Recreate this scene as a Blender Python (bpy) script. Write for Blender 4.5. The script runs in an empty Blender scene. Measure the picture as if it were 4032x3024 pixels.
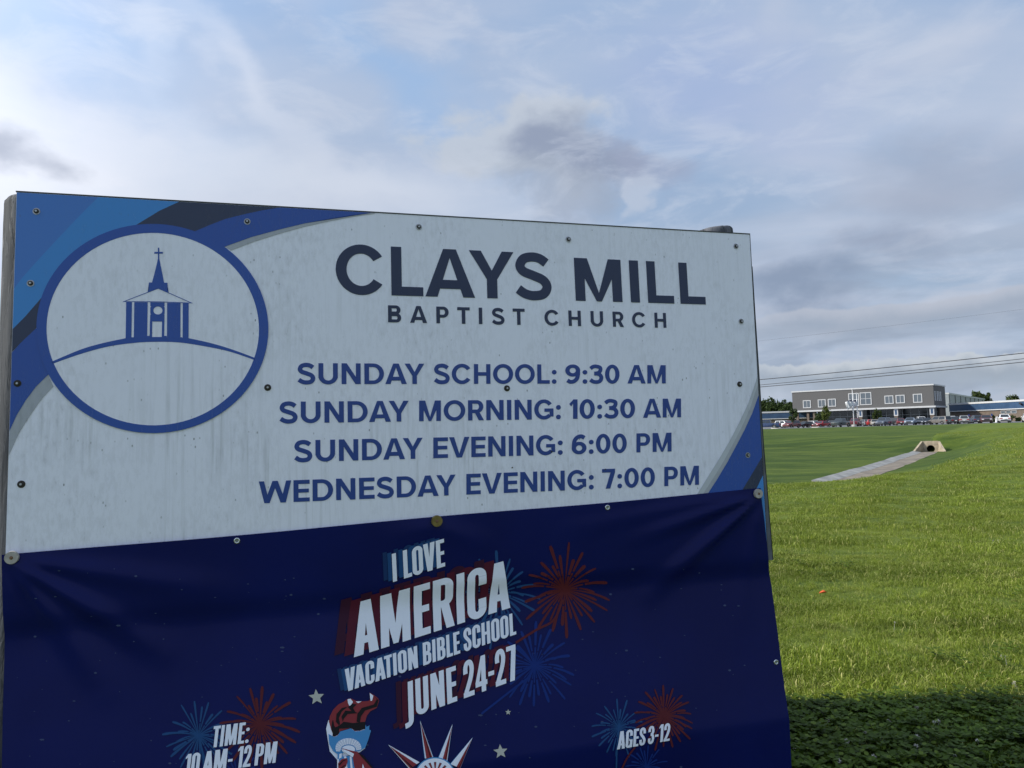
import bpy, bmesh, math, random
import numpy as np
from mathutils import Vector, Matrix
random.seed(7); rng = np.random.default_rng(11)
sc = bpy.context.scene
COL = sc.collection
R_ = math.radians

# ------------------------------------------------------------------ camera
F = 2970.; PW, PH = 4032, 3024; CX, CY = 2016., 1512.
EYE = Vector((0, 0, 1.6))
_p, _r = R_(3.6), R_(1.5)
FW = Vector((0, math.cos(_p), math.sin(_p)))
r0 = Vector((1, 0, 0)); u0 = r0.cross(FW)
RT = r0 * math.cos(_r) - u0 * math.sin(_r)
UP = u0 * math.cos(_r) + r0 * math.sin(_r)
cam = bpy.data.cameras.new('camera'); camo = bpy.data.objects.new('camera', cam); COL.objects.link(camo)
cam.sensor_width = 36; cam.lens = 36 * F / PW; cam.clip_start = .05; cam.clip_end = 12000
M = Matrix.Identity(4)
for i in range(3):
    M[i][0] = RT[i]; M[i][1] = UP[i]; M[i][2] = -FW[i]; M[i][3] = EYE[i]
camo.matrix_world = M
sc.camera = camo

def ray(px, py): return FW + RT * ((px - CX) / F) - UP * ((py - CY) / F)
def at(px, py, D):            # survey: the point at forward distance D (world y) seen at this pixel of the photograph
    d = ray(px, py); return EYE + d * (D / d.y)

# ------------------------------------------------------------------ node helpers
class NT:
    def __init__(s, tree): s.t = tree; s.n = tree.nodes; s.l = tree.links
    def new(s, typ, **kw):
        n = s.n.new(typ)
        for k, v in kw.items(): setattr(n, k, v)
        return n
    def put(s, inp, v):
        if v is None: return
        if hasattr(v, 'is_output') or isinstance(v, bpy.types.NodeSocket): s.l.new(v, inp)
        else:
            if isinstance(v, (tuple, list)) and len(v) == 3 and inp.type == 'RGBA': v = (*v, 1)
            inp.default_value = v
    def m(s, op, a, b=None, c=None, clamp=False):
        n = s.new('ShaderNodeMath', operation=op, use_clamp=clamp)
        s.put(n.inputs[0], a); s.put(n.inputs[1], b)
        if c is not None: s.put(n.inputs[2], c)
        return n.outputs[0]
    def mix(s, f, a, b, bt='MIX'):
        n = s.new('ShaderNodeMix', data_type='RGBA', blend_type=bt)
        s.put(n.inputs[0], f); s.put(n.inputs[6], a); s.put(n.inputs[7], b); return n.outputs[2]
    def noise(s, vec, scale, detail=4, rough=.55, dist=0., dims='3D', out=0):
        n = s.new('ShaderNodeTexNoise', noise_dimensions=dims)
        if vec is not None: s.l.new(vec, n.inputs['Vector'])
        n.inputs['Scale'].default_value = scale; n.inputs['Detail'].default_value = detail
        n.inputs['Roughness'].default_value = rough; n.inputs['Distortion'].default_value = dist
        return n.outputs[out]
    def ramp(s, v, a, b, ca=0., cb=1., smooth=True):
        n = s.new('ShaderNodeMapRange', interpolation_type='SMOOTHSTEP' if smooth else 'LINEAR')
        s.put(n.inputs[0], v); n.inputs[1].default_value = a; n.inputs[2].default_value = b
        n.inputs[3].default_value = ca; n.inputs[4].default_value = cb; return n.outputs[0]
    def mapping(s, vec, scale=(1, 1, 1), rot=(0, 0, 0), loc=(0, 0, 0)):
        n = s.new('ShaderNodeMapping'); s.l.new(vec, n.inputs[0])
        n.inputs['Scale'].default_value = scale; n.inputs['Rotation'].default_value = rot; n.inputs['Location'].default_value = loc
        return n.outputs[0]

# ------------------------------------------------------------------ world: sky and cloud
SUN_EL, SUN_AZ = R_(35), R_(-91)          # azimuth from +Y, right positive: the sun stands to the left
world = bpy.data.worlds.new('World'); sc.world = world; world.use_nodes = True
w = NT(world.node_tree); w.n.clear()
out = w.new('ShaderNodeOutputWorld'); bg = w.new('ShaderNodeBackground'); w.l.new(bg.outputs[0], out.inputs[0])
bg.inputs[1].default_value = .1
sky = w.new('ShaderNodeTexSky', sky_type='NISHITA', sun_disc=False)
sky.sun_elevation = SUN_EL; sky.sun_rotation = SUN_AZ; sky.altitude = 250
sky.air_density = 1.; sky.dust_density = 1.5; sky.ozone_density = 1.
tc = w.new('ShaderNodeTexCoord').outputs['Generated']
sep = w.new('ShaderNodeSeparateXYZ'); w.l.new(tc, sep.inputs[0]); X, Y, Z = sep.outputs
az = w.m('MULTIPLY', w.m('ARCTAN2', X, Y), 57.2958)
el = w.m('MULTIPLY', w.m('ARCSINE', Z), 57.2958)
zc = w.m('ADD', w.m('MAXIMUM', Z, 0.), .16)
cmb = w.new('ShaderNodeCombineXYZ'); w.put(cmb.inputs[0], w.m('DIVIDE', X, zc)); w.put(cmb.inputs[1], w.m('DIVIDE', Y, zc))
pl = cmb.outputs[0]                                            # the cloud deck, seen in perspective
def aepx(x, y):                                                # angles of a point of the photograph (2212-wide view)
    d = ray(x * 1.8228, y * 1.8228).normalized(); return math.degrees(math.atan2(d.x, d.y)), math.degrees(math.asin(d.z))
warp = w.noise(w.mapping(tc, (1, 1, 1.6)), 7., 5, .52, out=1)
ws = w.new('ShaderNodeSeparateXYZ'); w.l.new(warp, ws.inputs[0])
azw = w.m('ADD', az, w.m('MULTIPLY', w.m('SUBTRACT', ws.outputs[0], .5), 13.))
elw = w.m('ADD', el, w.m('MULTIPLY', w.m('SUBTRACT', ws.outputs[1], .5), 8.))
def blob(x, y, rx, ry, rot=0., hard=0.):
    a0, e0 = aepx(x, y); k = 1.8228 / F * 57.3
    dx = w.m('SUBTRACT', azw, a0); dy = w.m('SUBTRACT', elw, e0); c, s_ = math.cos(R_(rot)), math.sin(R_(rot))
    p = w.m('DIVIDE', w.m('ADD', w.m('MULTIPLY', dx, c), w.m('MULTIPLY', dy, s_)), rx * k)
    q = w.m('DIVIDE', w.m('SUBTRACT', w.m('MULTIPLY', dy, c), w.m('MULTIPLY', dx, s_)), ry * k)
    d = w.m('SQRT', w.m('ADD', w.m('MULTIPLY', p, p), w.m('MULTIPLY', q, q)))
    return w.ramp(d, hard, 1.35, 1., 0.)
def K(r, g, b): return (r * 10, g * 10, b * 10, 1)
blue = w.mix(w.ramp(el, 2, 32), K(.35, .46, .62), K(.36, .50, .74))
base = w.mix(.12, blue, sky.outputs[0])
veil = w.ramp(w.noise(w.mapping(pl, (.55, 1.5, 1), (0, 0, R_(-38))), 1.1, 6, .5, .5), .36, .68)
veil2 = w.ramp(w.noise(w.mapping(tc, (1., 1., 2.2), (0, R_(28), 0)), 5.0, 5, .5, .4), .40, .68)
c = w.mix(w.m('MULTIPLY', veil, .62), base, K(.56, .62, .75))
c = w.mix(w.m('MULTIPLY', veil2, .5), c, K(.55, .60, .73))
# bright thin cloud towards the left and low over the sign
c = w.mix(w.m('MULTIPLY', blob(20, 375, 620, 230, -22), .85), c, K(.76, .79, .87))
c = w.mix(w.m('MULTIPLY', blob(640, 390, 560, 90, -8), .6), c, K(.72, .77, .87))
c = w.mix(w.m('MULTIPLY', blob(560, 190, 300, 45, -38), .45), c, K(.70, .75, .86))
c = w.mix(w.m('MULTIPLY', blob(350, 110, 190, 40, -60), .35), c, K(.68, .74, .86))
c = w.mix(w.m('MULTIPLY', blob(860, 140, 380, 95, -33), .9), c, K(.34, .50, .76))
c = w.mix(w.m('MULTIPLY', blob(150, 60, 380, 90, -25), .75), c, K(.42, .55, .77))
c = w.mix(w.m('MULTIPLY', blob(1560, 190, 330, 130, -20), .65), c, K(.37, .47, .72))
# layered low cloud to the right
low = w.ramp(el, 4, 19, 1, 0); right = w.ramp(az, 8, 24)
lay = w.noise(w.mapping(tc, (1.3, 1.3, 7)), 4.0, 6, .5, .4)
c = w.mix(w.m('MULTIPLY', w.m('MULTIPLY', low, right), w.ramp(lay, .42, .60, .0, .9)), c, K(.33, .40, .52))
c = w.mix(w.m('MULTIPLY', w.m('MULTIPLY', low, right), w.ramp(lay, .47, .36, .0, .6)), c, K(.52, .56, .66))
# grey cumulus over the middle of the sign, its lit flank, smaller grey tufts
nn = w.ramp(w.noise(tc, 16, 6, .55), .3, .7)
nz = w.m('MULTIPLY', w.m('SUBTRACT', w.noise(w.mapping(tc, (1, 1, 1.4)), 14, 7, .55), .5), 1.1)
def puff(x, y, rx, ry, rot, lo, hi, amt): return w.ramp(w.m('ADD', blob(x, y, rx, ry, rot), nz), lo, hi, 0, amt)
c = w.mix(puff(1150, 310, 260, 115, 4, .22, .62, .80), c, K(.55, .60, .68))
c = w.mix(puff(1270, 325, 230, 88, -8, .22, .95, .92), c, K(.285, .34, .47))
c = w.mix(puff(1215, 405, 190, 62, -4, .30, 1., .6), c, K(.34, .40, .51))
c = w.mix(puff(1420, 340, 150, 62, -25, .25, 1., .6), c, K(.34, .39, .54))
c = w.mix(puff(1390, 402, 75, 48, 30, .25, .8, .75), c, K(.50, .57, .70))
wisp = w.ramp(w.noise(w.mapping(tc, (1., 1., 2.6), (0, R_(35), R_(10))), 9, 8, .62, .5), .47, .70, 0, .38); c = w.mix(wisp, c, K(.62, .68, .80))
c = w.mix(w.m('MULTIPLY', blob(5, 340, 75, 42), .85), c, K(.36, .40, .50))
c = w.mix(w.m('MULTIPLY', blob(1720, 622, 150, 48, 0, .1), .9), c, K(.25, .32, .45))
c = w.mix(w.m('MULTIPLY', blob(1900, 530, 160, 45), .6), c, K(.28, .33, .45))
c = w.mix(w.m('MULTIPLY', blob(2040, 390, 230, 75), .55), c, K(.33, .38, .50))
c = w.mix(w.m('MULTIPLY', blob(1930, 680, 210, 30, 0, .1), .7), c, K(.56, .60, .70))
for (yy, amp, fq, rgt, kb, kd) in ((655, 2.6, 9, .8, (.48, .52, .61), (.34, .40, .50)), (772, 3.0, 20, .95, (.56, .61, .67), (.36, .42, .50))):
    e0 = aepx(1900, yy)[1]
    dd = w.m('SUBTRACT', w.m('ADD', w.m('MULTIPLY', w.m('SUBTRACT', w.noise(w.mapping(tc, (1, 1, .7)), fq, 7, .55), .5), amp), e0), el)
    kc = w.mix(w.ramp(dd, .1, 1.3), K(*kb), K(*kd))
    c = w.mix(w.m('MULTIPLY', w.m('MULTIPLY', w.ramp(dd, 0, .28), right), w.ramp(dd, 1.0, 3.2, rgt, 0)), c, kc)
c = w.mix(w.m('MULTIPLY', blob(2050, 110, 100, 60, 30), .5), c, K(.56, .62, .75))
# the cloud is brighter on the sun's side of the sky
dts = w.m('ADD', w.m('MULTIPLY', X, math.sin(SUN_AZ) * math.cos(SUN_EL)), w.m('ADD', w.m('MULTIPLY', Y, math.cos(SUN_AZ) * math.cos(SUN_EL)), w.m('MULTIPLY', Z, math.sin(SUN_EL))))
hf = w.ramp(dts, .35, 1., 1., 1.9); hc = w.new('ShaderNodeCombineXYZ')
for i_ in range(3): w.put(hc.inputs[i_], hf)
c = w.mix(1., c, hc.outputs[0], 'MULTIPLY')
# below the horizon the air is dull
c = w.mix(w.ramp(el, 0, -6), c, K(.25, .28, .30))
w.l.new(c, bg.inputs[0])

sun = bpy.data.lights.new('sun', 'SUN'); suno = bpy.data.objects.new('sun', sun); COL.objects.link(suno)
sun.energy = 5.0; sun.angle = R_(2.5); sun.color = (1, .93, .80)
sd = Vector((math.sin(SUN_AZ) * math.cos(SUN_EL), math.cos(SUN_AZ) * math.cos(SUN_EL), math.sin(SUN_EL)))
suno.rotation_euler = sd.to_track_quat('Z', 'Y').to_euler(); suno.location = sd * 50
sc.view_settings.view_transform = 'Standard'; sc.view_settings.look = 'None'
sc.view_settings.exposure = 0; sc.view_settings.gamma = 1; sc.view_settings.use_curve_mapping = False

# ------------------------------------------------------------------ object helpers
def tag(o, label=None, cat=None, group=None, kind=None):
    if label: o['label'] = label
    if cat: o['category'] = cat
    if group: o['group'] = group
    if kind: o['kind'] = kind
    return o
def empty(name, loc, rz=0, **kw):
    o = bpy.data.objects.new(name, None); o.empty_display_size = .2; COL.objects.link(o)
    o.location = loc; o.rotation_euler.z = rz; return tag(o, **kw)
def link(name, me, mat=None, parent=None, loc=None, rot=None, **kw):
    o = bpy.data.objects.new(name, me); COL.objects.link(o)
    if mat is not None:
        if len(me.materials) == 0: me.materials.append(mat)
        elif me.materials[0] != mat:
            o.material_slots[0].link = 'OBJECT'; o.material_slots[0].material = mat
    if parent: o.parent = parent
    if loc is not None: o.location = loc
    if rot is not None: o.rotation_euler = rot
    return tag(o, **kw)
class MB:
    def __init__(s): s.v = []; s.f = []; s.s = False
    def add(s, vs, fs):
        b = len(s.v); s.v += [tuple(p) for p in vs]; s.f += [tuple(b + i for i in f) for f in fs]; return s
    def box(s, a, b, M=None):
        x0, y0, z0 = a; x1, y1, z1 = b
        vs = [Vector(p) for p in ((x0, y0, z0), (x1, y0, z0), (x1, y1, z0), (x0, y1, z0), (x0, y0, z1), (x1, y0, z1), (x1, y1, z1), (x0, y1, z1))]
        if M is not None: vs = [M @ p for p in vs]
        return s.add(vs, [(0, 3, 2, 1), (4, 5, 6, 7), (0, 1, 5, 4), (1, 2, 6, 5), (2, 3, 7, 6), (3, 0, 4, 7)])
    def tube(s, pts, rad, n=8, caps=True):
        pts = [Vector(p) for p in pts]; rings = []
        rad = rad if isinstance(rad, (list, tuple)) else [rad] * len(pts)
        for i, p in enumerate(pts):
            d = (pts[min(i + 1, len(pts) - 1)] - pts[max(i - 1, 0)]).normalized()
            a = d.cross(Vector((0, 0, 1)) if abs(d.z) < .9 else Vector((1, 0, 0))).normalized(); b = d.cross(a)
            rings.append([p + (a * math.cos(t) + b * math.sin(t)) * rad[i] for t in [2 * math.pi * k / n for k in range(n)]])
        vs = sum(rings, []); fs = []
        for i in range(len(pts) - 1):
            for k in range(n):
                fs.append((i * n + k, i * n + (k + 1) % n, (i + 1) * n + (k + 1) % n, (i + 1) * n + k))
        if caps: fs += [tuple(range(n))[::-1], tuple((len(pts) - 1) * n + k for k in range(n))]
        return s.add(vs, fs)
    def prism(s, poly, y0, y1):     # polygon in x,z extruded along y
        n = len(poly)
        vs = [(x, y0, z) for x, z in poly] + [(x, y1, z) for x, z in poly]
        return s.add(vs, [tuple(range(n)), tuple(range(2 * n - 1, n - 1, -1))] + [(i, (i + 1) % n, n + (i + 1) % n, n + i)[::-1] for i in range(n)])
    def mesh(s, name, smooth=False, fix=True):
        me = bpy.data.meshes.new(name); me.from_pydata(s.v, [], s.f)
        if fix:
            bm = bmesh.new(); bm.from_mesh(me); bmesh.ops.recalc_face_normals(bm, faces=bm.faces); bm.to_mesh(me); bm.free()
        if smooth: me.shade_smooth()
        return me
    def build(s, name, mat, parent=None, smooth=False, fix=True, **kw): return link(name, s.mesh(name, smooth, fix), mat, parent, **kw)

def principled(name, color=(.5, .5, .5), rough=.6, metal=0., spec=.5, fn=None, coat=0.):
    m = bpy.data.materials.new(name); m.use_nodes = True
    t = NT(m.node_tree); b = t.n['Principled BSDF']
    b.inputs['Base Color'].default_value = (*color, 1); b.inputs['Roughness'].default_value = rough
    b.inputs['Metallic'].default_value = metal; b.inputs['Specular IOR Level'].default_value = spec
    b.inputs['Coat Weight'].default_value = coat
    if fn: fn(t, b)
    return m
def weathered(name, color, rough=.6, var=.25, scale=6., bump=0., **kw):
    def fn(t, b):
        co = t.new('ShaderNodeTexCoord').outputs['Object']
        n = t.noise(co, scale, 6, .6)
        dk = tuple(c * (1 - var) for c in color); lt = tuple(min(1, c * (1 + var * .6)) for c in color)
        t.put(b.inputs['Base Color'], t.mix(t.ramp(n, .3, .7), dk, lt))
        t.put(b.inputs['Roughness'], t.ramp(n, .3, .7, rough * .85, min(1, rough * 1.15)))
        if bump:
            bp = t.new('ShaderNodeBump'); bp.inputs['Strength'].default_value = bump; bp.inputs['Distance'].default_value = .02
            t.l.new(t.noise(co, scale * 6, 5, .6), bp.inputs['Height']); t.l.new(bp.outputs[0], b.inputs['Normal'])
    return principled(name, color, rough, fn=fn, **kw)

# ================================================================== TERRAIN
PATH = np.array([(-90, 24), (-40, 21.5), (-15, 22), (0, 25), (8.6, 28.6), (15.6, 36.2), (27.2, 53.0), (38.35, 69.8)], float)
def sst(a, b, x): t = np.clip((x - a) / (b - a), 0, 1); return t * t * (3 - 2 * t)
def zg(x, y):
    x = np.atleast_1d(np.asarray(x, float)); y = np.atleast_1d(np.asarray(y, float))
    best = np.full(x.shape, 1e9); side = np.zeros(x.shape)
    for a, b in zip(PATH[:-1], PATH[1:]):
        ab = b - a; L2 = ab @ ab
        t = np.clip(((x - a[0]) * ab[0] + (y - a[1]) * ab[1]) / L2, 0, 1)
        dx = x - a[0] - t * ab[0]; dy = y - a[1] - t * ab[1]; d = np.hypot(dx, dy)
        sg = np.sign(ab[0] * dy - ab[1] * dx)
        m = d < best; best = np.where(m, d, best); side = np.where(m, sg, side)
    ab = PATH[-1] - PATH[-2]; ab = ab / np.hypot(*ab)
    e = (x - PATH[-1][0]) * ab[0] + (y - PATH[-1][1]) * ab[1]
    near = 1 - sst(1.0, 7.8, best)
    tf = np.clip((best - 1.0) / 55, 0, 1); far = (1 - tf) ** 1.25
    A = np.where(side > 0, far, near)
    ef = np.where(side > 0, 7. + best * .9, 2. + best * .5)
    A = A * (1 - sst(.3, ef, e) )
    z = .78 * sst(66, 139, y) - 1.38 * A
    z = z + .0016 * np.clip(y - 140, 0, 900) * (y < 1e9)
    z = np.where(y > 300, z * 1.0, z)
    z = z + .9 * sst(-12, 13, x * .83 - y * .56) * sst(12, 40, y) * (1 - sst(74, 126, y)) * (x > 0)      # the bank to the right
    # soft unevenness of the lawn
    z = z + (.035 * np.sin(x * .55 + .3 * y) * np.cos(y * .41 - x * .13) + .02 * np.sin(x * 1.3 - y * .9)) * (1 - sst(60, 130, y)) * sst(3, 9, np.hypot(x, y))
    return z
def zs(x, y): return float(zg(x, y)[0])
def swale_side(x, y):                                 # 1 on the darker coloured swale slopes and beyond them
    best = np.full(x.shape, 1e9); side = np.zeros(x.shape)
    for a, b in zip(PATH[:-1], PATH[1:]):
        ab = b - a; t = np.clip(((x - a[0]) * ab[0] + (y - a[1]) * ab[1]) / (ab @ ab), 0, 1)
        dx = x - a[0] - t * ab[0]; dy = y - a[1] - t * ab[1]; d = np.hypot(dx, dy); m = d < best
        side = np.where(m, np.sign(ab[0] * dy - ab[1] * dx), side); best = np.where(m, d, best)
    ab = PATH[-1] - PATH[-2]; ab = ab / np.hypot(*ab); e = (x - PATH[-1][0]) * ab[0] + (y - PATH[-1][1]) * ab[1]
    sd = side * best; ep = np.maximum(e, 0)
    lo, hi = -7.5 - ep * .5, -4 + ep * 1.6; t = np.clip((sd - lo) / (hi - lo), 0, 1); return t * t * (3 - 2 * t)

def grass_fn(near):
    def fn(t, b):
        pos = t.new('ShaderNodeNewGeometry').outputs['Position']
        big = t.noise(pos, .09, 5, .6); mid = t.noise(t.mapping(pos, (1, 3.2, 1), (0, 0, R_(10))), .55, 5, .6); fine = t.noise(t.mapping(pos, (1, 1.6, 1)), 7., 6, .7)
        vf = t.noise(pos, 42., 4, .7)
        stripe = t.noise(t.mapping(pos, (.12, 1.1, 1), (0, 0, R_(-14))), 1.0, 4, .55, 1.0)
        c1 = t.mix(t.ramp(big, .35, .65), (.100, .150, .018), (.170, .210, .030))
        c1 = t.mix(t.ramp(stripe, .42, .60, 0, .55), c1, (.070, .112, .014))
        c1 = t.mix(t.ramp(mid, .40, .62, 0, .75), c1, (.048, .088, .013))
        c1 = t.mix(t.ramp(fine, .35, .7, 0, .55), c1, (.165, .200, .045))
        c1 = t.mix(t.ramp(vf, .5, .72, 0, .5 if not near else .7), c1, (.024, .042, .010))
        # the swale slopes and the lawn beyond are mixed to a darker green
        ra = t.new('ShaderNodeAttribute'); ra.attribute_name = 'swale_tone'
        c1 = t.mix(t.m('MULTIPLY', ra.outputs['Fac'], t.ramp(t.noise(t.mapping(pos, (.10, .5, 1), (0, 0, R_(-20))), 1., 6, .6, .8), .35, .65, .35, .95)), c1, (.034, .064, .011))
        t.put(b.inputs['Base Color'], c1)
        bp = t.new('ShaderNodeBump'); bp.inputs['Strength'].default_value = .8; bp.inputs['Distance'].default_value = .05
        h = t.m('ADD', fine, t.m('MULTIPLY', vf, .5)); t.l.new(h, bp.inputs['Height']); t.l.new(bp.outputs[0], b.inputs['Normal'])
    return fn
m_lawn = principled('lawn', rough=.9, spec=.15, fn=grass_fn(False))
def axis(lo, hi, fine_lo, fine_hi, step, g=1.13):
    a = list(np.arange(fine_lo, fine_hi + 1e-6, step)); s = step; v = fine_hi
    while v < hi: s = min(s * g, 700); v += s; a.append(v)
    s = step; v = fine_lo
    while v > lo: s = min(s * g, 700); v -= s; a.insert(0, v)
    return np.array(a)
xs = axis(-4000, 4000, -20, 75, .6); ys = axis(-900, 6000, -4, 90, .6, 1.07)
XX, YY = np.meshgrid(xs, ys); ZZ = zg(XX.ravel(), YY.ravel())
nx, ny = len(xs), len(ys)
verts = np.stack([XX.ravel(), YY.ravel(), ZZ], 1)
i = np.arange((ny - 1) * (nx - 1)); rr_, cc_ = i // (nx - 1), i % (nx - 1); q0 = rr_ * nx + cc_
faces = np.stack([q0, q0 + 1, q0 + nx + 1, q0 + nx], 1)
me = bpy.data.meshes.new('ground'); me.from_pydata(verts.tolist(), [], faces.tolist()); me.shade_smooth()
at_ = me.attributes.new('swale_tone', 'FLOAT', 'POINT'); at_.data.foreach_set('value', swale_side(XX.ravel(), YY.ravel()))
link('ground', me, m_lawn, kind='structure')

# parking lot: a sheet over the rise, with a kerb along its near edge
m_asph = weathered('asphalt', (.16, .165, .18), .85, .25, .4)
m_conc = weathered('concrete', (.46, .44, .41), .85, .2, 1.2, .2)
LY = 141.
gx = np.arange(-60, 260, 6.); gy = np.array([LY, 143, 146, 150, 155, 160, 166, 172, 178, 186, 194, 202, 212])
mb = MB(); V = [(x, y, zs(x, y) + .03) for y in gy for x in gx]; n = len(gx)
mb.add(V, [(j * n + k, j * n + k + 1, (j + 1) * n + k + 1, (j + 1) * n + k) for j in range(len(gy) - 1) for k in range(n - 1)])
mb.build('parking_lot', m_asph, smooth=True, fix=False, kind='structure')
mb = MB()
for a in gx[:-1]:
    z = zs(a, LY)
    mb.box((a, LY - .32, z - .3), (a + 5.99, LY, z + .06))
mb.build('kerb', m_conc, kind='structure')
m_paint = principled('line_paint', (.7, .7, .68), .7)
mb = MB()
for k in range(70):
    x = 20 + k * 2.7
    for y0 in (145.0, 157.5):
        z0, z1 = zs(x, y0) + .036, zs(x, y0 + 5) + .036
        mb.add([(x, y0, z0), (x + .12, y0, z0), (x + .12, y0 + 5, z1), (x, y0 + 5, z1)], [(0, 1, 2, 3)])
mb.build('parking_lines', m_paint, fix=False, kind='structure')

# kerbed grass islands at the near edge of the lot
for (px0, px1, D) in ((3040, 3128, 144.5), (3200, 3258, 144.5)):
    a, b = at(px0, 1680, D), at(px1, 1680, D)
    z = zs(a.x, D) + .03
    root = empty('kerb_island', ((a.x + b.x) / 2, D, z), label=('long' if px0 < 3100 else 'short') + ' pale kerb island at the lot edge ' + ('under the dark green sapling' if px0 < 3100 else 'in front of the red car'), cat='kerb island', group='kerb islands at the lot edge')
    L = (b.x - a.x) / 2
    poly = [(L * c_ if abs(c_) < .99 else L * c_, s_) for c_, s_ in [(math.copysign(abs(math.cos(t)) ** .4, math.cos(t)), math.copysign(abs(math.sin(t)) ** .6, math.sin(t))) for t in np.linspace(0, 2 * math.pi, 28, endpoint=False)]]
    m2 = MB(); n = len(poly); vs = [(x, y * 1.6, 0) for x, y in poly] + [(x, y * 1.6, .16) for x, y in poly] + [(x * .95, y * 1.35, .16) for x, y in poly]
    m2.add(vs, [(k, (k + 1) % n, n + (k + 1) % n, n + k) for k in range(n)] + [(n + k, n + (k + 1) % n, 2 * n + (k + 1) % n, 2 * n + k) for k in range(n)])
    m2.build('kerb_edge', m_conc, root)
    MB().add([(x * .955, y * 1.36, .15) for x, y in poly], [tuple(range(n))]).build('turf', m_lawn, root)

# ------------------------------------------------------------------ concrete channel and headwall
m_bed = weathered('channel_bed', (.20, .17, .135), .9, .4, 1.2, .2)
m_ramp = weathered('channel_side', (.28, .28, .27), .85, .32, 1.3, .2)
m_tan = weathered('headwall_concrete', (.36, .30, .22), .85, .38, 2.2, .15)
m_dark = principled('pipe_inside', (.02, .02, .02), .9)
tw = 0
chan = empty('drainage_channel', (27, 54, zs(27, 54)), label='pale concrete drainage channel running along the bottom of the grassy swale', cat='drainage channel')
def pathpt(s):
    L = np.hypot(*(PATH[1:] - PATH[:-1]).T); acc = np.concatenate([[0], np.cumsum(L)]); s = min(max(s, 0), acc[-1] - 1e-6)
    k = int(np.searchsorted(acc, s, 'right') - 1); t = (s - acc[k]) / L[k]; p = PATH[k] + (PATH[k + 1] - PATH[k]) * t
    d = (pathpt_dir(k) * (1 - t) + pathpt_dir(k + 1) * t); d /= np.hypot(*d); return p, d
def pathpt_dir(k):
    k = min(k, len(PATH) - 1); a = PATH[max(k - 1, 0)]; b = PATH[min(k + 1, len(PATH) - 1)]; d = b - a; return d / np.hypot(*d)
TOT = float(np.sum(np.hypot(*(PATH[1:] - PATH[:-1]).T)))
s = TOT - 41; cv = chan.location
while s < TOT - .6:
    e = min(s + 2.94, TOT - .55)
    (p0, d0), (p1, d1) = pathpt(s), pathpt(e)
    for nm, prof, mt in (('bed_slab', ((-.70, .05), (.62, .02)), m_bed), ('side_slab', ((.65, .02), (1.25, .17)), m_ramp)):
        vs = []
        for p, d in ((p0, d0), (p1, d1)):
            nrm = np.array([-d[1], d[0]]); zb = zs(*p)
            for o, dz in prof: vs.append(Vector((p[0] + nrm[0] * o, p[1] + nrm[1] * o, zb + dz)) - cv)
            for o, dz in prof[::-1]: vs.append(Vector((p[0] + nrm[0] * o, p[1] + nrm[1] * o, zb + dz - .25)) - cv)
        MB().add(vs, [(0, 1, 2, 3), (7, 6, 5, 4), (0, 4, 5, 1), (1, 5, 6, 2), (2, 6, 7, 3), (3, 7, 4, 0)]).build(nm, mt, chan)
    s += 3.0
# headwall frame: local -y looks down the channel
ed = pathpt(TOT)[1]; hp = PATH[-1]; hz = -1.36
hang = math.atan2(ed[1], ed[0]) - math.pi / 2
hw = empty('culvert_headwall', (hp[0], hp[1], hz), hang, label='tan concrete culvert headwall with flared wings and a dark round pipe in the swale', cat='culvert headwall')
n = 28; m2 = MB(); rad = .335; cxz = (0.06, .36)
hole = [(cxz[0] + rad * math.cos(t), cxz[1] + rad * math.sin(t)) for t in np.linspace(0, 2 * math.pi, n, endpoint=False)]
x0, x1, z0, z1 = -.56, .66, -.1, 1.06
def sq(t):
    c_, s_ = math.cos(t), math.sin(t); k = 1 / max(abs(c_), abs(s_)); return (cxz[0] + c_ * k * .9, cxz[1] + s_ * k * .9)
outr = [(min(max(p[0], x0), x1), min(max(p[1], z0), z1)) for p in [(cxz[0] + 1.6 * (q[0] - cxz[0]), cxz[1] + 1.6 * (q[1] - cxz[1])) for q in [sq(t) for t in np.linspace(0, 2 * math.pi, n, endpoint=False)]]]
for yy in (0, .22):
    m2.add([(a, yy, b) for a, b in hole] + [(a, yy, b) for a, b in outr], [(k, (k + 1) % n, n + (k + 1) % n, n + k) for k in range(n)])
m2.add([(a, 0, b) for a, b in hole] + [(a, .22, b) for a, b in hole], [(k, (k + 1) % n, n + (k + 1) % n, n + k) for k in range(n)])
m2.box((x0, 0.001, z1 - .002), (x1, .25, z1 + .02))
m2.build('front_wall', m_tan, hw, fix=False)
m2 = MB(); m2.add([(a, .05, b) for a, b in hole] + [(a, 4, b) for a, b in hole], [(k, (k + 1) % n, n + (k + 1) % n, n + k) for k in range(n)] + [tuple(range(n, 2 * n))])
m2.build('pipe', m_dark, hw, fix=False)
for sx in (-1, 1):
    xa = x0 if sx < 0 else x1
    pts = [(xa, 0), (xa + sx * .55, -1.55)]; t = .16
    (ax, ay), (bx, by) = pts
    m2 = MB().add([(ax, ay, -.1), (bx, by, -.1), (bx, by, .2), (ax, ay, 1.06), (ax + sx * t, ay + .05, -.1), (bx + sx * t, by, -.1), (bx + sx * t, by, .2), (ax + sx * t, ay + .05, 1.06)],
        [(0, 1, 2, 3), (7, 6, 5, 4), (0, 4, 5, 1), (1, 5, 6, 2), (2, 6, 7, 3), (3, 7, 4, 0)])
    m2.build('wing_wall', m_tan, hw)
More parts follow.
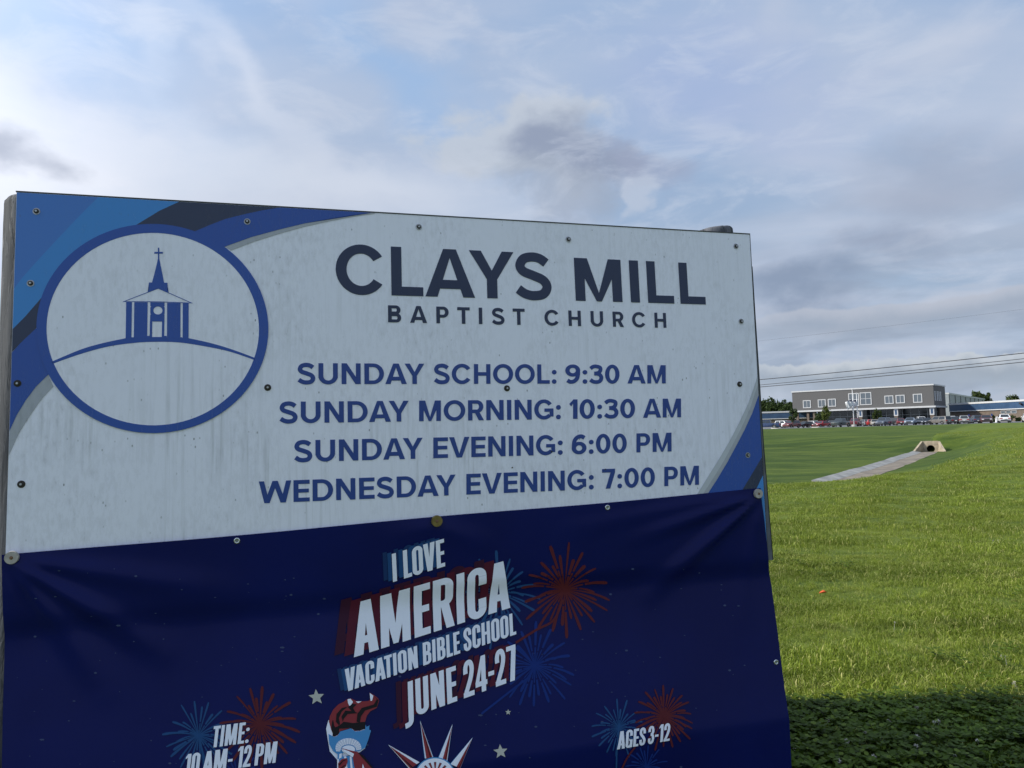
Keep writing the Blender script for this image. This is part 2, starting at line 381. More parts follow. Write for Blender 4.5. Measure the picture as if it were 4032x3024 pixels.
MB().add([(-.56, 0, .03), (.66, 0, .03), (1.2, -1.6, .03), (-1.1, -1.6, .03), (-.56, 0, -.2), (.66, 0, -.2), (1.2, -1.6, -.2), (-1.1, -1.6, -.2)], [(0, 1, 2, 3), (4, 5, 6, 7), (0, 4, 5, 1), (1, 5, 6, 2), (2, 6, 7, 3), (3, 7, 4, 0)]).build('apron', m_bed, hw)

# ================================================================== THE SCHOOL-LIKE BUILDING ACROSS THE LOT
m_brick = principled('brick_wall', rough=.85, fn=lambda t, b: (lambda co: t.put(b.inputs['Base Color'],
    t.mix(t.ramp(t.noise(co, .8, 5, .6), .35, .65), t.mix(t.ramp(t.noise(t.mapping(co, (3, 3, 9)), 2.2, 3, .7), .4, .6), (.078, .078, .080), (.132, .130, .132)), (.105, .104, .106))))(t.new('ShaderNodeTexCoord').outputs['Object']))
m_brown = weathered('brown_brick', (.14, .11, .088), .85, .2, 1.5)
m_white = weathered('white_trim', (.52, .53, .54), .5, .06, 2)
m_blue = principled('blue_metal', (.075, .15, .27), .45, fn=lambda t, b: (lambda co: t.put(b.inputs['Base Color'], t.mix(t.ramp(t.noise(co, .6, 4, .5), .35, .65), (.026, .060, .125), (.036, .078, .155))))(t.new('ShaderNodeTexCoord').outputs['Object']))
m_glass = principled('window_glass', (.09, .11, .13), .08, spec=.9)
m_dglass = principled('dark_glass', (.015, .02, .025), .1, spec=.6)
m_grey = weathered('grey_siding', (.30, .33, .35), .5, .1, 1.)
m_roof = weathered('roofing', (.20, .20, .20), .9, .1, 1.)

a2 = Vector((.763, -.646, 0)).normalized(); n2 = Vector((-a2.y, a2.x, 0)) * -1      # n2 faces the camera
CR = at(3679, 1600, 190); CR.z = 0
def plane_hit(px, py, o, nrm):
    d = ray(px, py); t = (o - EYE).dot(nrm) / d.dot(nrm); return EYE + d * t
def on_front(px, py):        # coordinates along the long front, measured from the right corner: (s<0 to the left, z)
    P = plane_hit(px, py, CR, n2); return (P - CR).dot(a2), P.z
b2 = -n2                                                          # side wall runs this way (away from the camera)
def z3(x, y): return 2950 + x / 2.0444, 1200 + y / 2.0444
gz = zs(CR.x, CR.y)
zt = on_front(3679, 1511)[1]; zb = on_front(3679, 1597)[1]
SL = on_front(3119, 1560)[0]                                       # left end
SIDE = 16.5; RECESS = 4.5
bl = empty('school_building', (CR.x, CR.y, gz), math.atan2(a2.y, a2.x), label='long two-storey grey brick building with white framed windows above a dark colonnade', cat='building')
Hh = zt - gz; Hb = zb - gz
# local frame: x along the front (to the right), y away from the camera
yb = 14.0
MB().box((SL, 0, Hb), (0, yb, Hh - .35)).build('upper_wall', m_brick, bl)
MB().box((SL - .15, -.15, Hh - .348), (.15, yb + .15, Hh)).build('roof_coping', m_white, bl)
MB().box((SL - .3, -.35, Hb - .42), (.35, yb, Hb - .002)).build('canopy_fascia', m_white, bl)
# ground floor: recessed store front on the right two thirds, open passage on the left
SO = on_front(*z3(505, 870))[0]
MB().box((SO + .1, RECESS, 0), (-.4, yb - .2, Hb - .424)).build('ground_floor_wall', m_dglass, bl)
MB().box((-.38, RECESS + 2.5, 0), (-.05, yb - .3, Hb - .424)).build('end_wall', m_brown, bl)
mb = MB()
for k in range(16):
    xk = SO + (abs(SO) - .8) * k / 15 + .2
    mb.box((xk, RECESS - .12, 0), (xk + .12, RECESS - .002, Hb - .43))
mb.box((SO + .35, RECESS - .11, 2.4), (-.9, RECESS - .003, 2.5))
mb.build('shopfront_mullions', m_grey, bl)
for zx in (385, 470, 520, 893, 1180, 1470):
    s_ = on_front(*z3(zx, 870))[0]
    wcol = .42 if zx > 600 else .3
    mt = m_brown
    MB().box((s_ - wcol, .15, -.1), (s_ + wcol, .15 + 2 * wcol, Hb - (2.3 if zx > 600 else .5))).build('column', mt, bl)
    if zx > 600:
        cap = MB().box((s_ - .48, .09, Hb - 2.298), (s_ + .48, 1.05, Hb - .424)).build('column_panel', m_white, bl)
        MB().box((s_ - .25, .05, Hb - 2.0), (s_ + .25, .088, Hb - .75)).build('blue_square', m_blue, cap)
def window(x0, x1, z0, z1, cols, rows, parent, y=0., nm='window', fw=.2):
    fr = MB(); fr.box((x0, y - .1, z0), (x0 + fw, y + .02, z1)); fr.box((x1 - fw, y - .1, z0), (x1, y + .02, z1))
    fr.box((x0 + fw, y - .1, z0), (x1 - fw, y + .02, z0 + fw)); fr.box((x0 + fw, y - .1, z1 - fw), (x1 - fw, y + .02, z1))
    for k in range(1, cols): xx = x0 + fw + (x1 - x0 - 2 * fw) * k / cols; fr.box((xx - .05, y - .08, z0 + fw), (xx + .05, y + .01, z1 - fw))
    for k in range(1, rows): zz = z0 + fw + (z1 - z0 - 2 * fw) * k / rows; fr.box((x0 + fw, y - .07, zz - .05), (x1 - fw, y + .005, zz + .05))
    o = fr.build(nm, m_white, parent)
    for r in range(rows):
        for c_ in range(cols):
            a, b = x0 + fw + (x1 - x0 - 2 * fw) * c_ / cols, x0 + fw + (x1 - x0 - 2 * fw) * (c_ + 1) / cols
            e, f_ = z0 + fw + (z1 - z0 - 2 * fw) * r / rows, z0 + fw + (z1 - z0 - 2 * fw) * (r + 1) / rows
            MB().box((a + .02, y - .035, e + .02), (b - .02, y - .012, f_ - .02)).build('pane', m_glass, o)
for (xa, xb, ya, yb_, cols, rows) in ((432, 495, 769, 832, 2, 1), (552, 615, 762, 826, 2, 1), (633, 697, 757, 820, 2, 1), (797, 882, 712, 815, 2, 2), (889, 982, 705, 807, 2, 2),
                                      (1088, 1160, 731, 798, 2, 1), (1178, 1251, 726, 793, 2, 1), (1317, 1391, 717, 788, 2, 1)):
    x0_, zt_ = on_front(*z3(xa, ya)); x1_, zt2 = on_front(*z3(xb, ya)); zb_ = on_front(*z3((xa + xb) / 2, yb_))[1]
    window(x0_, x1_, zb_ - gz, (zt_ + zt2) / 2 - gz, cols, rows, bl)
# narrow windows on the right end wall
mb = None
for k, yy in enumerate((1.0, 3.6, 5.6, 7.6)):
    w_ = .9
    fr = MB(); z0_, z1_ = Hb + 1.3, Hb + 3.7
    fr.box((-.01, yy, z0_), (.06, yy + .15, z1_)); fr.box((-.01, yy + w_, z0_), (.06, yy + w_ + .15, z1_)); fr.box((-.01, yy + .15, z0_), (.06, yy + w_, z0_ + .15)); fr.box((-.01, yy + .15, z1_ - .15), (.06, yy + w_, z1_))
    o = fr.build('window', m_white, bl); MB().box((-.005, yy + .152, z0_ + .152), (.03, yy + w_ - .002, z1_ - .152)).build('pane', m_glass, o)

# right wing
RW0 = CR + b2 * 13.5
def fit_wing(pxa, Da, pxb, Db, toppix_a, toppix_b, bandb_a, name, label, windows=None, extra=0.):
    A = at(pxa, toppix_a, Da); B = at(pxb, toppix_b, Db)
    d = Vector((B.x - A.x, B.y - A.y, 0)); L = d.length; ang = math.atan2(d.y, d.x)
    g = zs((A.x + B.x) / 2, (A.y + B.y) / 2) - .3
    H = A.z - g; hb = at(pxa, bandb_a, Da).z - g
    r = empty(name, (A.x, A.y, g), ang, label=label, cat='building')
    MB().box((0, .25, 0), (L, 16, hb - .2)).build('brick_wall', m_brown, r)
    MB().box((-.02, 0, hb), (L, 16.2, H - .45)).build('blue_fascia', m_blue, r)
    MB().box((-.05, -.1, H - .448), (L + .05, 16.3, H)).build('roof_coping', m_white, r)
    MB().box((-.03, -.06, hb - .22), (L + .02, 16.1, hb - .002)).build('trim_band', m_white, r)
    return r, L, hb, H
rw, L, hb, H = fit_wing(3736, 203, 4120, 172, 1589, 1571, 1619, 'right_wing', 'low wing with deep blue fascia over brown brick, right of the grey brick building')
rw.name = 'school_wing'
for k, (pa, pb) in enumerate(((3938, 3956), (3959, 3977), (3980, 4000))):
    A = plane_hit(pa, 1622, rw.location, Vector((-math.sin(rw.rotation_euler.z), math.cos(rw.rotation_euler.z), 0)))
    B = plane_hit(pb, 1622, rw.location, Vector((-math.sin(rw.rotation_euler.z), math.cos(rw.rotation_euler.z), 0)))
    l0 = (A - rw.location).xy.length; l1 = (B - rw.location).xy.length
    window(l0, l1, hb - 1.15, hb - .45, 1, 1, rw, .25, fw=.07)
MB().tube([(24, -.3, hb + 1.2), (24.7, -.45, hb + .9)], .22, 8).build('floodlight', m_dark, rw)
lw, L2, hb2, H2 = fit_wing(2760, 226, 3215, 216, 1629, 1612, 1656, 'left_wing', 'low wing with blue fascia and white coping, left of the grey brick building')
lw.name = 'school_wing'
# the tall grey metal building behind
A = at(3735, 1546, 222); B = at(3880, 1570, 300)
d = Vector((B.x - A.x, B.y - A.y, 0)); L = d.length
g = zs(A.x, A.y); r = empty('metal_building', (A.x, A.y, g), math.atan2(d.y, d.x), label='tall pale grey metal-sided building receding behind the blue fascia wing', cat='building')
H = A.z - g
MB().box((0, 0, 0), (L, -25, H - .5) if False else (L, 25, H - .5)).build('siding', m_grey, r)
MB().box((-.1, -.12, H - .498), (L + .1, 25.1, H)).build('eave', m_white, r)
for k in range(8):
    MB().box((k * L / 8 + .2, -.18, 0), (k * L / 8 + .65, -.002, H - .5)).build('downpipe', m_roof, r)
MB().box((20, -.1, H - 4), (25, -.003, H - 2.6)).build('louvre', m_roof, r)

# ================================================================== CARS
m_tyre = principled('tyre', (.02, .02, .02), .9); m_rim = principled('rim', (.35, .35, .36), .35, .8)
m_cgl = principled('car_glass', (.02, .025, .03), .06, spec=.8)
m_lamp = principled('headlight_lens', (.75, .77, .78), .15); m_tail = principled('tail_light_lens', (.35, .01, .01), .2)
m_bump = principled('dark_trim', (.03, .03, .03), .6); m_plate = principled('number_plate', (.6, .6, .58), .5)
_paint = {}
def paint(rgb):
    if rgb not in _paint: _paint[rgb] = weathered('car_paint', rgb, .3, .08, 3., coat=.6)
    return _paint[rgb]
KINDS = {  # length, width, wheelbase half, wheel r, lower profile top (x,z), belt z, cabin (xa_bottom front, xb_bottom rear, xc_top front, xd_top rear), roof z
    'sedan': dict(L=4.7, W=1.8, wr=.33, ax=(1.42, -1.38), prof=[(2.32, .42), (2.33, .62), (2.1, .74), (.95, .92), (-1.55, .96), (-2.25, .93), (-2.34, .7), (-2.33, .42)], cab=(1.0, -1.75, .25, -1.0), roof=1.44, belt=.92),
    'suv': dict(L=4.7, W=1.88, wr=.37, ax=(1.42, -1.38), prof=[(2.3, .45), (2.33, .75), (2.15, .95), (1.05, 1.06), (-2.2, 1.08), (-2.33, .85), (-2.32, .45)], cab=(1.15, -2.26, .45, -1.95), roof=1.74, belt=1.06),
    'minivan': dict(L=5.0, W=1.95, wr=.35, ax=(1.55, -1.45), prof=[(2.45, .4), (2.48, .65), (2.3, .85), (1.5, 1.02), (-2.4, 1.04), (-2.5, .8), (-2.48, .4)], cab=(1.6, -2.42, .75, -2.2), roof=1.78, belt=1.02),
    'pickup': dict(L=5.8, W=2.0, wr=.41, ax=(1.8, -1.75), prof=[(2.85, .55), (2.88, .95), (2.7, 1.12), (1.3, 1.18), (-.95, 1.2), (-.98, 1.2), (-2.86, 1.2), (-2.9, .9), (-2.88, .55)], cab=(1.35, -.95, .65, -.8), roof=1.88, belt=1.18),
    'hatchback': dict(L=4.1, W=1.76, wr=.32, ax=(1.25, -1.2), prof=[(2.0, .4), (2.04, .62), (1.85, .76), (.95, .93), (-1.85, .97), (-2.03, .75), (-2.02, .4)], cab=(1.05, -1.95, .3, -1.5), roof=1.5, belt=.94),
}
PROTO = {}
def proto(kind):
    if kind in PROTO: return PROTO[kind]
    k = KINDS[kind]; W = k['W'] / 2; wr = k['wr']; P = {}
    bottom = .24 if kind != 'pickup' else .36
    low = []
    for cx_ in (k['ax'][1], k['ax'][0]):                     # bottom edge with wheel arches
        low += [(cx_ + (wr + .06) * math.cos(t), max(bottom, wr + (wr + .06) * math.sin(t))) for t in np.linspace(math.pi, 0, 9)]
    rear = k['prof'][-1][0]; front = k['prof'][0][0]
    poly = [(rear + .04, bottom)] + low + [(front - .04, bottom)] + k['prof']
    m_ = MB(); n = len(poly)
    zmid = .55 * k['belt']
    def ww(z): return W - .10 * max(0, (z - zmid)) / k['belt'] - .06 * max(0, zmid - z) / k['belt']
    def tp(x): return 1 - .10 * max(0, abs(x) - k['L'] * .36) / (k['L'] * .14)
    vs = [(x, -ww(z) * tp(x), z) for x, z in poly] + [(x, ww(z) * tp(x), z) for x, z in poly]
    m_.add(vs, [tuple(range(n)), tuple(range(2 * n - 1, n - 1, -1))] + [(i, (i + 1) % n, n + (i + 1) % n, n + i) for i in range(n)])
    xa, xb, xc, xd = k['cab']; bz, rz = k['belt'], k['roof']; wb = ww(bz) - .02; wt = wb - .2
    cv_ = [(xa, -wb, bz - .03), (xb, -wb, bz - .03), (xb, wb, bz - .03), (xa, wb, bz - .03), (xc, -wt, rz), (xd, -wt, rz), (xd, wt, rz), (xc, wt, rz)]
    m_.add(cv_, [(4, 5, 6, 7), (0, 1, 5, 4), (1, 2, 6, 5), (2, 3, 7, 6), (3, 0, 4, 7)])
    me_ = m_.mesh('body')
    bm = bmesh.new(); bm.from_mesh(me_)
    bmesh.ops.bevel(bm, geom=[e for e in bm.edges if e.is_manifold and e.calc_face_angle(0) > .35], offset=.035, segments=2, affect='EDGES', profile=.6)
    bm.to_mesh(me_); bm.free(); me_.shade_smooth(); P['body'] = me_
    c_ = [Vector(v) for v in cv_]
    def quad(a, b, c, d, ins=.1, off=.012, x0=0., x1=1.):
        cen = (a + b + c + d) / 4; nn_ = (b - a).cross(d - a).normalized()
        if nn_.dot(cen - Vector(((xa + xb) / 2, 0, bz))) < 0: nn_ = -nn_
        def bl(u, v): return (a * (1 - u) + b * u) * (1 - v) + (d * (1 - u) + c * u) * v
        q = [bl(x0 + ins * (x1 - x0), .12), bl(x1 - ins * (x1 - x0), .12), bl(x1 - ins * (x1 - x0), .88), bl(x0 + ins * (x1 - x0), .88)]
        return MB().add([p + nn_ * off for p in q] + [p - nn_ * .02 for p in q], [(0, 1, 2, 3), (0, 4, 5, 1), (1, 5, 6, 2), (2, 6, 7, 3), (3, 7, 4, 0)])
    P['windscreen'] = quad(c_[3], c_[0], c_[4], c_[7], .06).mesh('windscreen')
    P['rear_window'] = quad(c_[1], c_[2], c_[6], c_[5], .1).mesh('rear_window')
    P['side'] = [quad(c_[0], c_[1], c_[5], c_[4], .05, x0=.04, x1=.5).mesh('side_window'), quad(c_[0], c_[1], c_[5], c_[4], .05, x0=.5, x1=.96).mesh('side_window'),
                 quad(c_[3], c_[2], c_[6], c_[7], .05, x0=.04, x1=.5).mesh('side_window'), quad(c_[3], c_[2], c_[6], c_[7], .05, x0=.5, x1=.96).mesh('side_window')]
    t_ = MB(); n = 20
    prof = [(wr * .62, -.1), (wr * .95, -.11), (wr, -.07), (wr, .07), (wr * .95, .11), (wr * .62, .1)]
    vs = [(r * math.cos(a), y, r * math.sin(a)) for r, y in prof for a in np.linspace(0, 2 * math.pi, n, endpoint=False)]
    t_.add(vs, [(i * n + j, i * n + (j + 1) % n, (i + 1) * n + (j + 1) % n, (i + 1) * n + j) for i in range(len(prof) - 1) for j in range(n)])
    P['tyre'] = t_.mesh('tyre', True)
    d_ = MB(); d_.tube([(0, -.075, 0), (0, .075, 0)], wr * .62, 16)
    for q in range(5):
        a = q * 2 * math.pi / 5
        for sy in (-1, 1): d_.box((-wr * .07, sy * .085 - .012, wr * .1), (wr * .07, sy * .085 + .012, wr * .58), Matrix.Rotation(a, 4, 'Y'))
    P['rim'] = d_.mesh('rim')
    fz = k['belt'] * .72; P['lampz'] = fz; P['W'] = W
    P['lamp'] = MB().box((-.05, -.2, -.08), (.05, .2, .08)).mesh('headlight')
    P['bumper'] = MB().box((-.06, -W * .8, -.09), (.06, W * .8, .09)).mesh('bumper')
    P['grille'] = MB().box((-.03, -.42, -.1), (.03, .42, .1)).mesh('grille')
    P['plate'] = MB().box((-.01, -.16, -.08), (.01, .16, .08)).mesh('number_plate')
    P['mirror'] = MB().box((-.06, -.1, -.07), (.06, .1, .07)).mesh('mirror')
    if kind == 'pickup': P['bed'] = MB().box((-2.75, -.78, 1.1), (-1.05, .78, 1.215)).mesh('cargo_bed')
    PROTO[kind] = P; return P
def car(kind, px0, px1, D, yaw, rgb, label, cat='car', zoom=True):
    k = KINDS[kind]; P = proto(kind)
    if zoom: (pa, _), (pb, _) = z3(px0, 0), z3(px1, 0)
    else: pa, pb = px0, px1
    pc = (pa + pb) / 2; x = at(pc, 1680, D).x; yw = R_(yaw)
    # pick the scale from the seen width, gently
    wid = (pb - pa) / F * D; nat = abs(k['L'] * math.cos(yw + math.atan2(x, D))) + abs(k['W'] * math.sin(yw + math.atan2(x, D)))
    s_ = min(1.12, max(.88, wid / nat))
    r = empty('parked_' + ('pickup' if kind == 'pickup' else 'minivan' if kind == 'minivan' else 'suv' if kind == 'suv' else 'car'), (x, D, zs(x, D) + .03), yw, label=label, cat=cat, group='vehicles parked in the lot')
    r.scale = (s_,) * 3
    pm = paint(rgb)
    link('body', P['body'], pm, r)
    link('windscreen', P['windscreen'], m_cgl, r); link('rear_window', P['rear_window'], m_cgl, r)
    for q in P['side']: link('side_window', q, m_cgl, r)
    for ax in k['ax']:
        for sy in (-1, 1):
            wh = link('wheel', P['rim'], m_rim, r, (ax, sy * (P['W'] - .13), k['wr'])); link('tyre', P['tyre'], m_tyre, wh)
    f, b = k['prof'][0][0], k['prof'][-1][0]
    for sy in (-1, 1):
        link('headlight', P['lamp'], m_lamp, r, (f - .06, sy * (P['W'] - .36), P['lampz'])); link('tail_light', P['lamp'], m_tail, r, (b + .03, sy * (P['W'] - .30), P['lampz'] + .08))
        link('mirror', P['mirror'], pm, r, (k['cab'][0] - .25, sy * (P['W'] + .02), k['belt'] + .08))
    link('bumper', P['bumper'], m_bump, r, (f - .02, 0, .42)); link('bumper', P['bumper'], m_bump, r, (b + .02, 0, .42))
    link('grille', P['grille'], m_bump, r, (f - .01, 0, P['lampz'] - .02)); link('number_plate', P['plate'], m_plate, r, (b - .05, 0, .62))
    if kind == 'pickup': link('cargo_bed', P['bed'], m_bump, r)
    return r
W_ = (.72, .73, .74); NV = (.02, .035, .075); MR = (.13, .02, .025); BK = (.018, .02, .024); RD = (.32, .02, .03); GY = (.16, .18, .20); DG = (.035, .05, .055)
SB = (.16, .21, .28); BG = (.40, .37, .32); SV = (.33, .34, .35); BR = (.10, .035, .035)
cars = [
 ('pickup', 62, 222, 147, 150, (.02, .04, .11), 'dark blue pickup just right of the sign edge, leftmost vehicle in the lot', 'pickup truck'),
 ('suv', 238, 330, 157, -60, W_, 'white sport utility vehicle behind the left kerb island, next to the blue pickup', 'car'),
 ('suv', 285, 400, 151, 215, MR, 'maroon estate-like car behind the dark green sapling', 'car'),
 ('sedan', 408, 497, 153, 205, BK, 'black car with a bright front corner, right of the maroon estate-like car', 'car'),
 ('hatchback', 500, 556, 156, -75, W_, 'small white car half hidden by the bright red car', 'car'),
 ('sedan', 540, 632, 150, 208, RD, 'bright red car behind the short kerb island', 'car'),
 ('sedan', 634, 700, 158, 240, GY, 'grey car half hidden behind the dark green-grey pickup', 'car'),
 ('pickup', 668, 806, 146, 222, DG, 'large dark green-grey pickup nearest the kerb, left of the flagpole base', 'pickup truck'),
 ('pickup', 806, 908, 155, 235, MR, 'maroon pickup behind the base of the tall flagpole', 'pickup truck'),
 ('hatchback', 905, 952, 159, 90, GY, 'small dark grey hatchback between the maroon pickup and the scarlet car', 'car'),
 ('sedan', 950, 1010, 152, 70, (.45, .02, .02), 'scarlet car with only its tail showing beside the beige car', 'car'),
 ('sedan', 978, 1045, 149, 250, BG, 'beige car tucked against the blue-grey sport utility vehicle', 'car'),
 ('suv', 1020, 1146, 147, 225, (.07, .09, .13), 'dark blue-grey sport utility vehicle with pale bonnet near the middle of the lot', 'car'),
 ('suv', 1140, 1205, 156, 100, BK, 'black sport utility vehicle behind the brownish red sedan', 'car'),
 ('sedan', 1186, 1258, 150, 65, (.19, .045, .05), 'brownish red sedan between the black utility vehicle and the light blue sedan', 'car'),
 ('sedan', 1250, 1347, 147, 235, SB, 'light blue-grey sedan near the kerb in the middle of the row', 'car'),
 ('sedan', 1338, 1412, 149, 238, (.09, .10, .12), 'slate grey sedan right of the light blue-grey sedan', 'car'),
 ('pickup', 1348, 1422, 164, 255, W_, 'white pickup in the far row, showing above the slate grey sedan', 'pickup truck'),
 ('sedan', 1400, 1478, 149, 245, (.025, .03, .045), 'near-black sedan left of the tan-trimmed minivan', 'car'),
 ('minivan', 1468, 1602, 146, 108, (.15, .14, .13), 'large tan-trimmed minivan seen from behind, in front of the end column', 'minivan'),
 ('minivan', 1562, 1652, 156, 80, W_, 'white van rising behind the tan-trimmed minivan', 'van'),
 ('sedan', 1600, 1702, 149, 68, (.03, .03, .04), 'dark sedan with red tail lamps right of the white van', 'car'),
 ('hatchback', 1688, 1772, 148, 62, SV, 'silver hatchback in front of the red sport utility vehicle', 'car'),
 ('suv', 1690, 1786, 160, 95, (.28, .03, .03), 'tall red sport utility vehicle behind the silver hatchback', 'car'),
 ('suv', 1783, 1872, 150, 70, (.05, .07, .11), 'navy sport utility vehicle with pale roof right of the tall red one', 'car'),
 ('sedan', 1860, 1957, 147, 242, BR, 'dark maroon sedan facing forward at the right end of the crowded row', 'car'),
 ('sedan', 2003, 2106, 148, 62, (.78, .79, .80), 'clean white sedan standing alone right of the row', 'car'),
 ('suv', 2203, 2290, 146, 60, (.70, .71, .72), 'white vehicle cut off by the right edge of the picture', 'car'),
]
for a in cars: car(*a)

# ================================================================== FLAGPOLES, SAPLINGS, SIGN POSTS, BUSHES
m_pole = weathered('pole_white', (.72, .73, .74), .4, .06, 3)
m_flag = principled('flag_cloth', rough=.8, fn=lambda t, b: (lambda z: t.put(b.inputs['Base Color'], t.mix(t.ramp(z, .80, .86), (.68, .70, .72), (.03, .04, .09))))((lambda s_: (t.l.new(t.new('ShaderNodeTexCoord').outputs['Generated'], s_.inputs[0]), s_.outputs[2])[1])(t.new('ShaderNodeSeparateXYZ'))))
def flagpole(zx, ytop, D, label, sgn, fy):
    px, _ = z3(zx, 0); py = 1200 + ytop / 2.0444
    x = at(px, 1680, D).x; g = zs(x, D) + .03; top = at(px, py, D).z
    r = empty('flagpole', (x, D, g), label=label, cat='flagpole', group='flagpoles before the building')
    H = top - g
    MB().tube([(0, 0, .35), (0, 0, H * .5), (0, 0, H)], [.11, .09, .05], 10).build('pole', m_pole, r, True)
    MB().tube([(0, 0, -.1), (0, 0, .36)], .45, 14).build('concrete_base', m_conc, r)
    MB().tube([(0, 0, H), (0, 0, H + .12), (0, 0, H + .2)], [.06, .12, .02], 10).build('finial', m_pole, r, True)
    top2 = at(px, 1200 + fy / 2.0444, D).z - g
    m_ = MB(); nu, nv = 9, 8; W, Hf = 1.35, 1.7
    for dirn in (sgn,):
        vs = [(dirn * (.1 + W * u / (nu - 1) * (1 - .25 * v / (nv - 1))), .22 * math.sin(u * 1.7 + v * .5), top2 - Hf * v / (nv - 1) * (.75 + .25 * u / (nu - 1)) - .5 * (u / (nu - 1)) ** 1.5) for v in range(nv) for u in range(nu)]
        m_.add(vs, [(j * nu + i, j * nu + i + 1, (j + 1) * nu + i + 1, (j + 1) * nu + i) for j in range(nv - 1) for i in range(nu - 1)])
    fo = m_.build('flag', m_flag, r, True, False); sm = fo.modifiers.new('t', 'SOLIDIFY'); sm.thickness = .015
flagpole(845, 684, 150, 'tall white flagpole with a drooping pale flag on a concrete base', -1, 762)
flagpole(877, 716, 156, 'shorter white flagpole with a drooping pale flag just right of the tall one', -1, 765)

m_leaf = {}
def leafmat(name, dark, light):
    if name in m_leaf: return m_leaf[name]
    def fn(t, b):
        pos = t.new('ShaderNodeNewGeometry').outputs['Position']
        rnd = t.new('ShaderNodeNewGeometry').outputs['Random Per Island']
        t.put(b.inputs['Base Color'], t.mix(t.m('ADD', t.m('MULTIPLY', rnd, .6), t.m('MULTIPLY', t.noise(pos, .5, 3), .4)), dark, light))
        b.inputs['Subsurface Weight'].default_value = 0
        tr = t.new('ShaderNodeBsdfTranslucent'); tr.inputs[0].default_value = (*light, 1); mx = t.new('ShaderNodeMixShader'); mx.inputs[0].default_value = .25
        t.l.new(b.outputs[0], mx.inputs[1]); t.l.new(tr.outputs[0], mx.inputs[2]); t.l.new(mx.outputs[0], t.n['Material Output'].inputs[0])
    m_leaf[name] = principled(name, rough=.7, spec=.2, fn=fn); return m_leaf[name]
m_bark = weathered('bark', (.10, .08, .06), .9, .3, 5)
lf_dark = leafmat('leaves_dark', (.016, .030, .010), (.060, .092, .026))
lf_yel = leafmat('leaves_light', (.045, .065, .015), (.12, .15, .035))
lf_mid = leafmat('leaves_mid', (.028, .045, .012), (.08, .11, .03))
def crown_mesh(center, rx, ry, rz, nclump, nleaf, ls, seed, shape='round'):
    rg = np.random.default_rng(seed); v = []; f = []
    cl = []
    for k in range(nclump):
        for _ in range(20):
            p = rg.uniform(-1, 1, 3)
            if p @ p < 1 and (p @ p > .25 or rg.random() < .3): break
        if shape == 'cone': p[:2] *= (1 - .55 * (p[2] + 1) / 2)
        cl.append((p, rg.uniform(.22, .42)))
    for p, cr in cl:
        for _ in range(nleaf):
            q = rg.normal(0, 1, 3); q /= np.linalg.norm(q); q = p + q * cr * rg.uniform(.5, 1.05)
            c0 = np.array([center[0] + q[0] * rx, center[1] + q[1] * ry, center[2] + q[2] * rz])
            a = rg.normal(0, 1, 3); a /= np.linalg.norm(a); b = np.cross(a, rg.normal(0, 1, 3)); b /= np.linalg.norm(b)
            s_ = ls * rg.uniform(.6, 1.3); b0 = len(v)
            v += [tuple(c0 - a * s_ - b * s_ * .2), tuple(c0 - b * s_ * .6), tuple(c0 + a * s_), tuple(c0 + b * s_ * .6)]
            f.append((b0, b0 + 1, b0 + 2, b0 + 3))
    me_ = bpy.data.meshes.new('crown'); me_.from_pydata(v, [], f); return me_
def tree(name, x, y, H, rx, rz, trunk_h, mat, label, seed, group=None, nclump=26, nleaf=36, ls=.25, shape='round', cat='tree', z=None):
    g = zs(x, y) if z is None else z
    r = empty(name, (x, y, g), label=label, cat=cat, group=group)
    rg = random.Random(seed); tr = max(.05, H * .018)
    m_ = MB(); m_.tube([(0, 0, -.1), (rg.uniform(-.1, .1), 0, trunk_h), (rg.uniform(-.2, .2), .05, H * .8)], [tr, tr * .75, tr * .25], 8)
    for k in range(6):
        a = rg.uniform(0, 6.28); z0 = trunk_h + (H - trunk_h) * rg.uniform(0, .5); rr = rx * rg.uniform(.45, .8)
        m_.tube([(0, 0, z0), (rr * .5 * math.cos(a), rr * .5 * math.sin(a), z0 + rr * .35), (rr * math.cos(a), rr * math.sin(a), z0 + rr * .9)], [tr * .45, tr * .3, tr * .1], 5)
    m_.build('trunk', m_bark, r, True)
    link('crown', crown_mesh((0, 0, H - rz), rx, rx, rz, nclump, nleaf, ls, seed, shape), mat, r)
    return r
def tree_px(name, xa, xb, ytop, ybase, D, mat, label, seed, trunk=.35, **kw):
    (pa, _), (pb, _) = z3(xa, 0), z3(xb, 0); A = at(pa, 1680, D); B = at(pb, 1680, D); x = (A.x + B.x) / 2
    g = zs(x, D); top = at((pa + pb) / 2, 1200 + ytop / 2.0444, D).z; H = top - g
    return tree(name, x, D, H, (B.x - A.x) / 2, H * (1 - trunk) / 2, H * trunk, mat, label, seed, **kw)
tree_px('young_tree', 322, 392, 830, 975, 146, lf_dark, 'dark green sapling with a bare thin trunk standing before the maroon estate-like car', 3, .3, ls=.16, group='saplings before the building', nclump=30, nleaf=30)
tree_px('young_tree', 596, 662, 822, 935, 176, lf_yel, 'yellow-green sapling before the white band of the grey brick building', 4, .2, ls=.2, group='saplings before the building')
tree_px('young_tree', 1003, 1068, 845, 915, 180, lf_mid, 'small rounded green sapling in front of the dark colonnade, right of the flagpoles', 5, .15, ls=.2, group='saplings before the building')
tree_px('evergreen_shrub', 530, 600, 870, 935, 184, lf_dark, 'dark bushy shrub in the shade under the left end of the colonnade', 6, .05, ls=.2, cat='shrub')
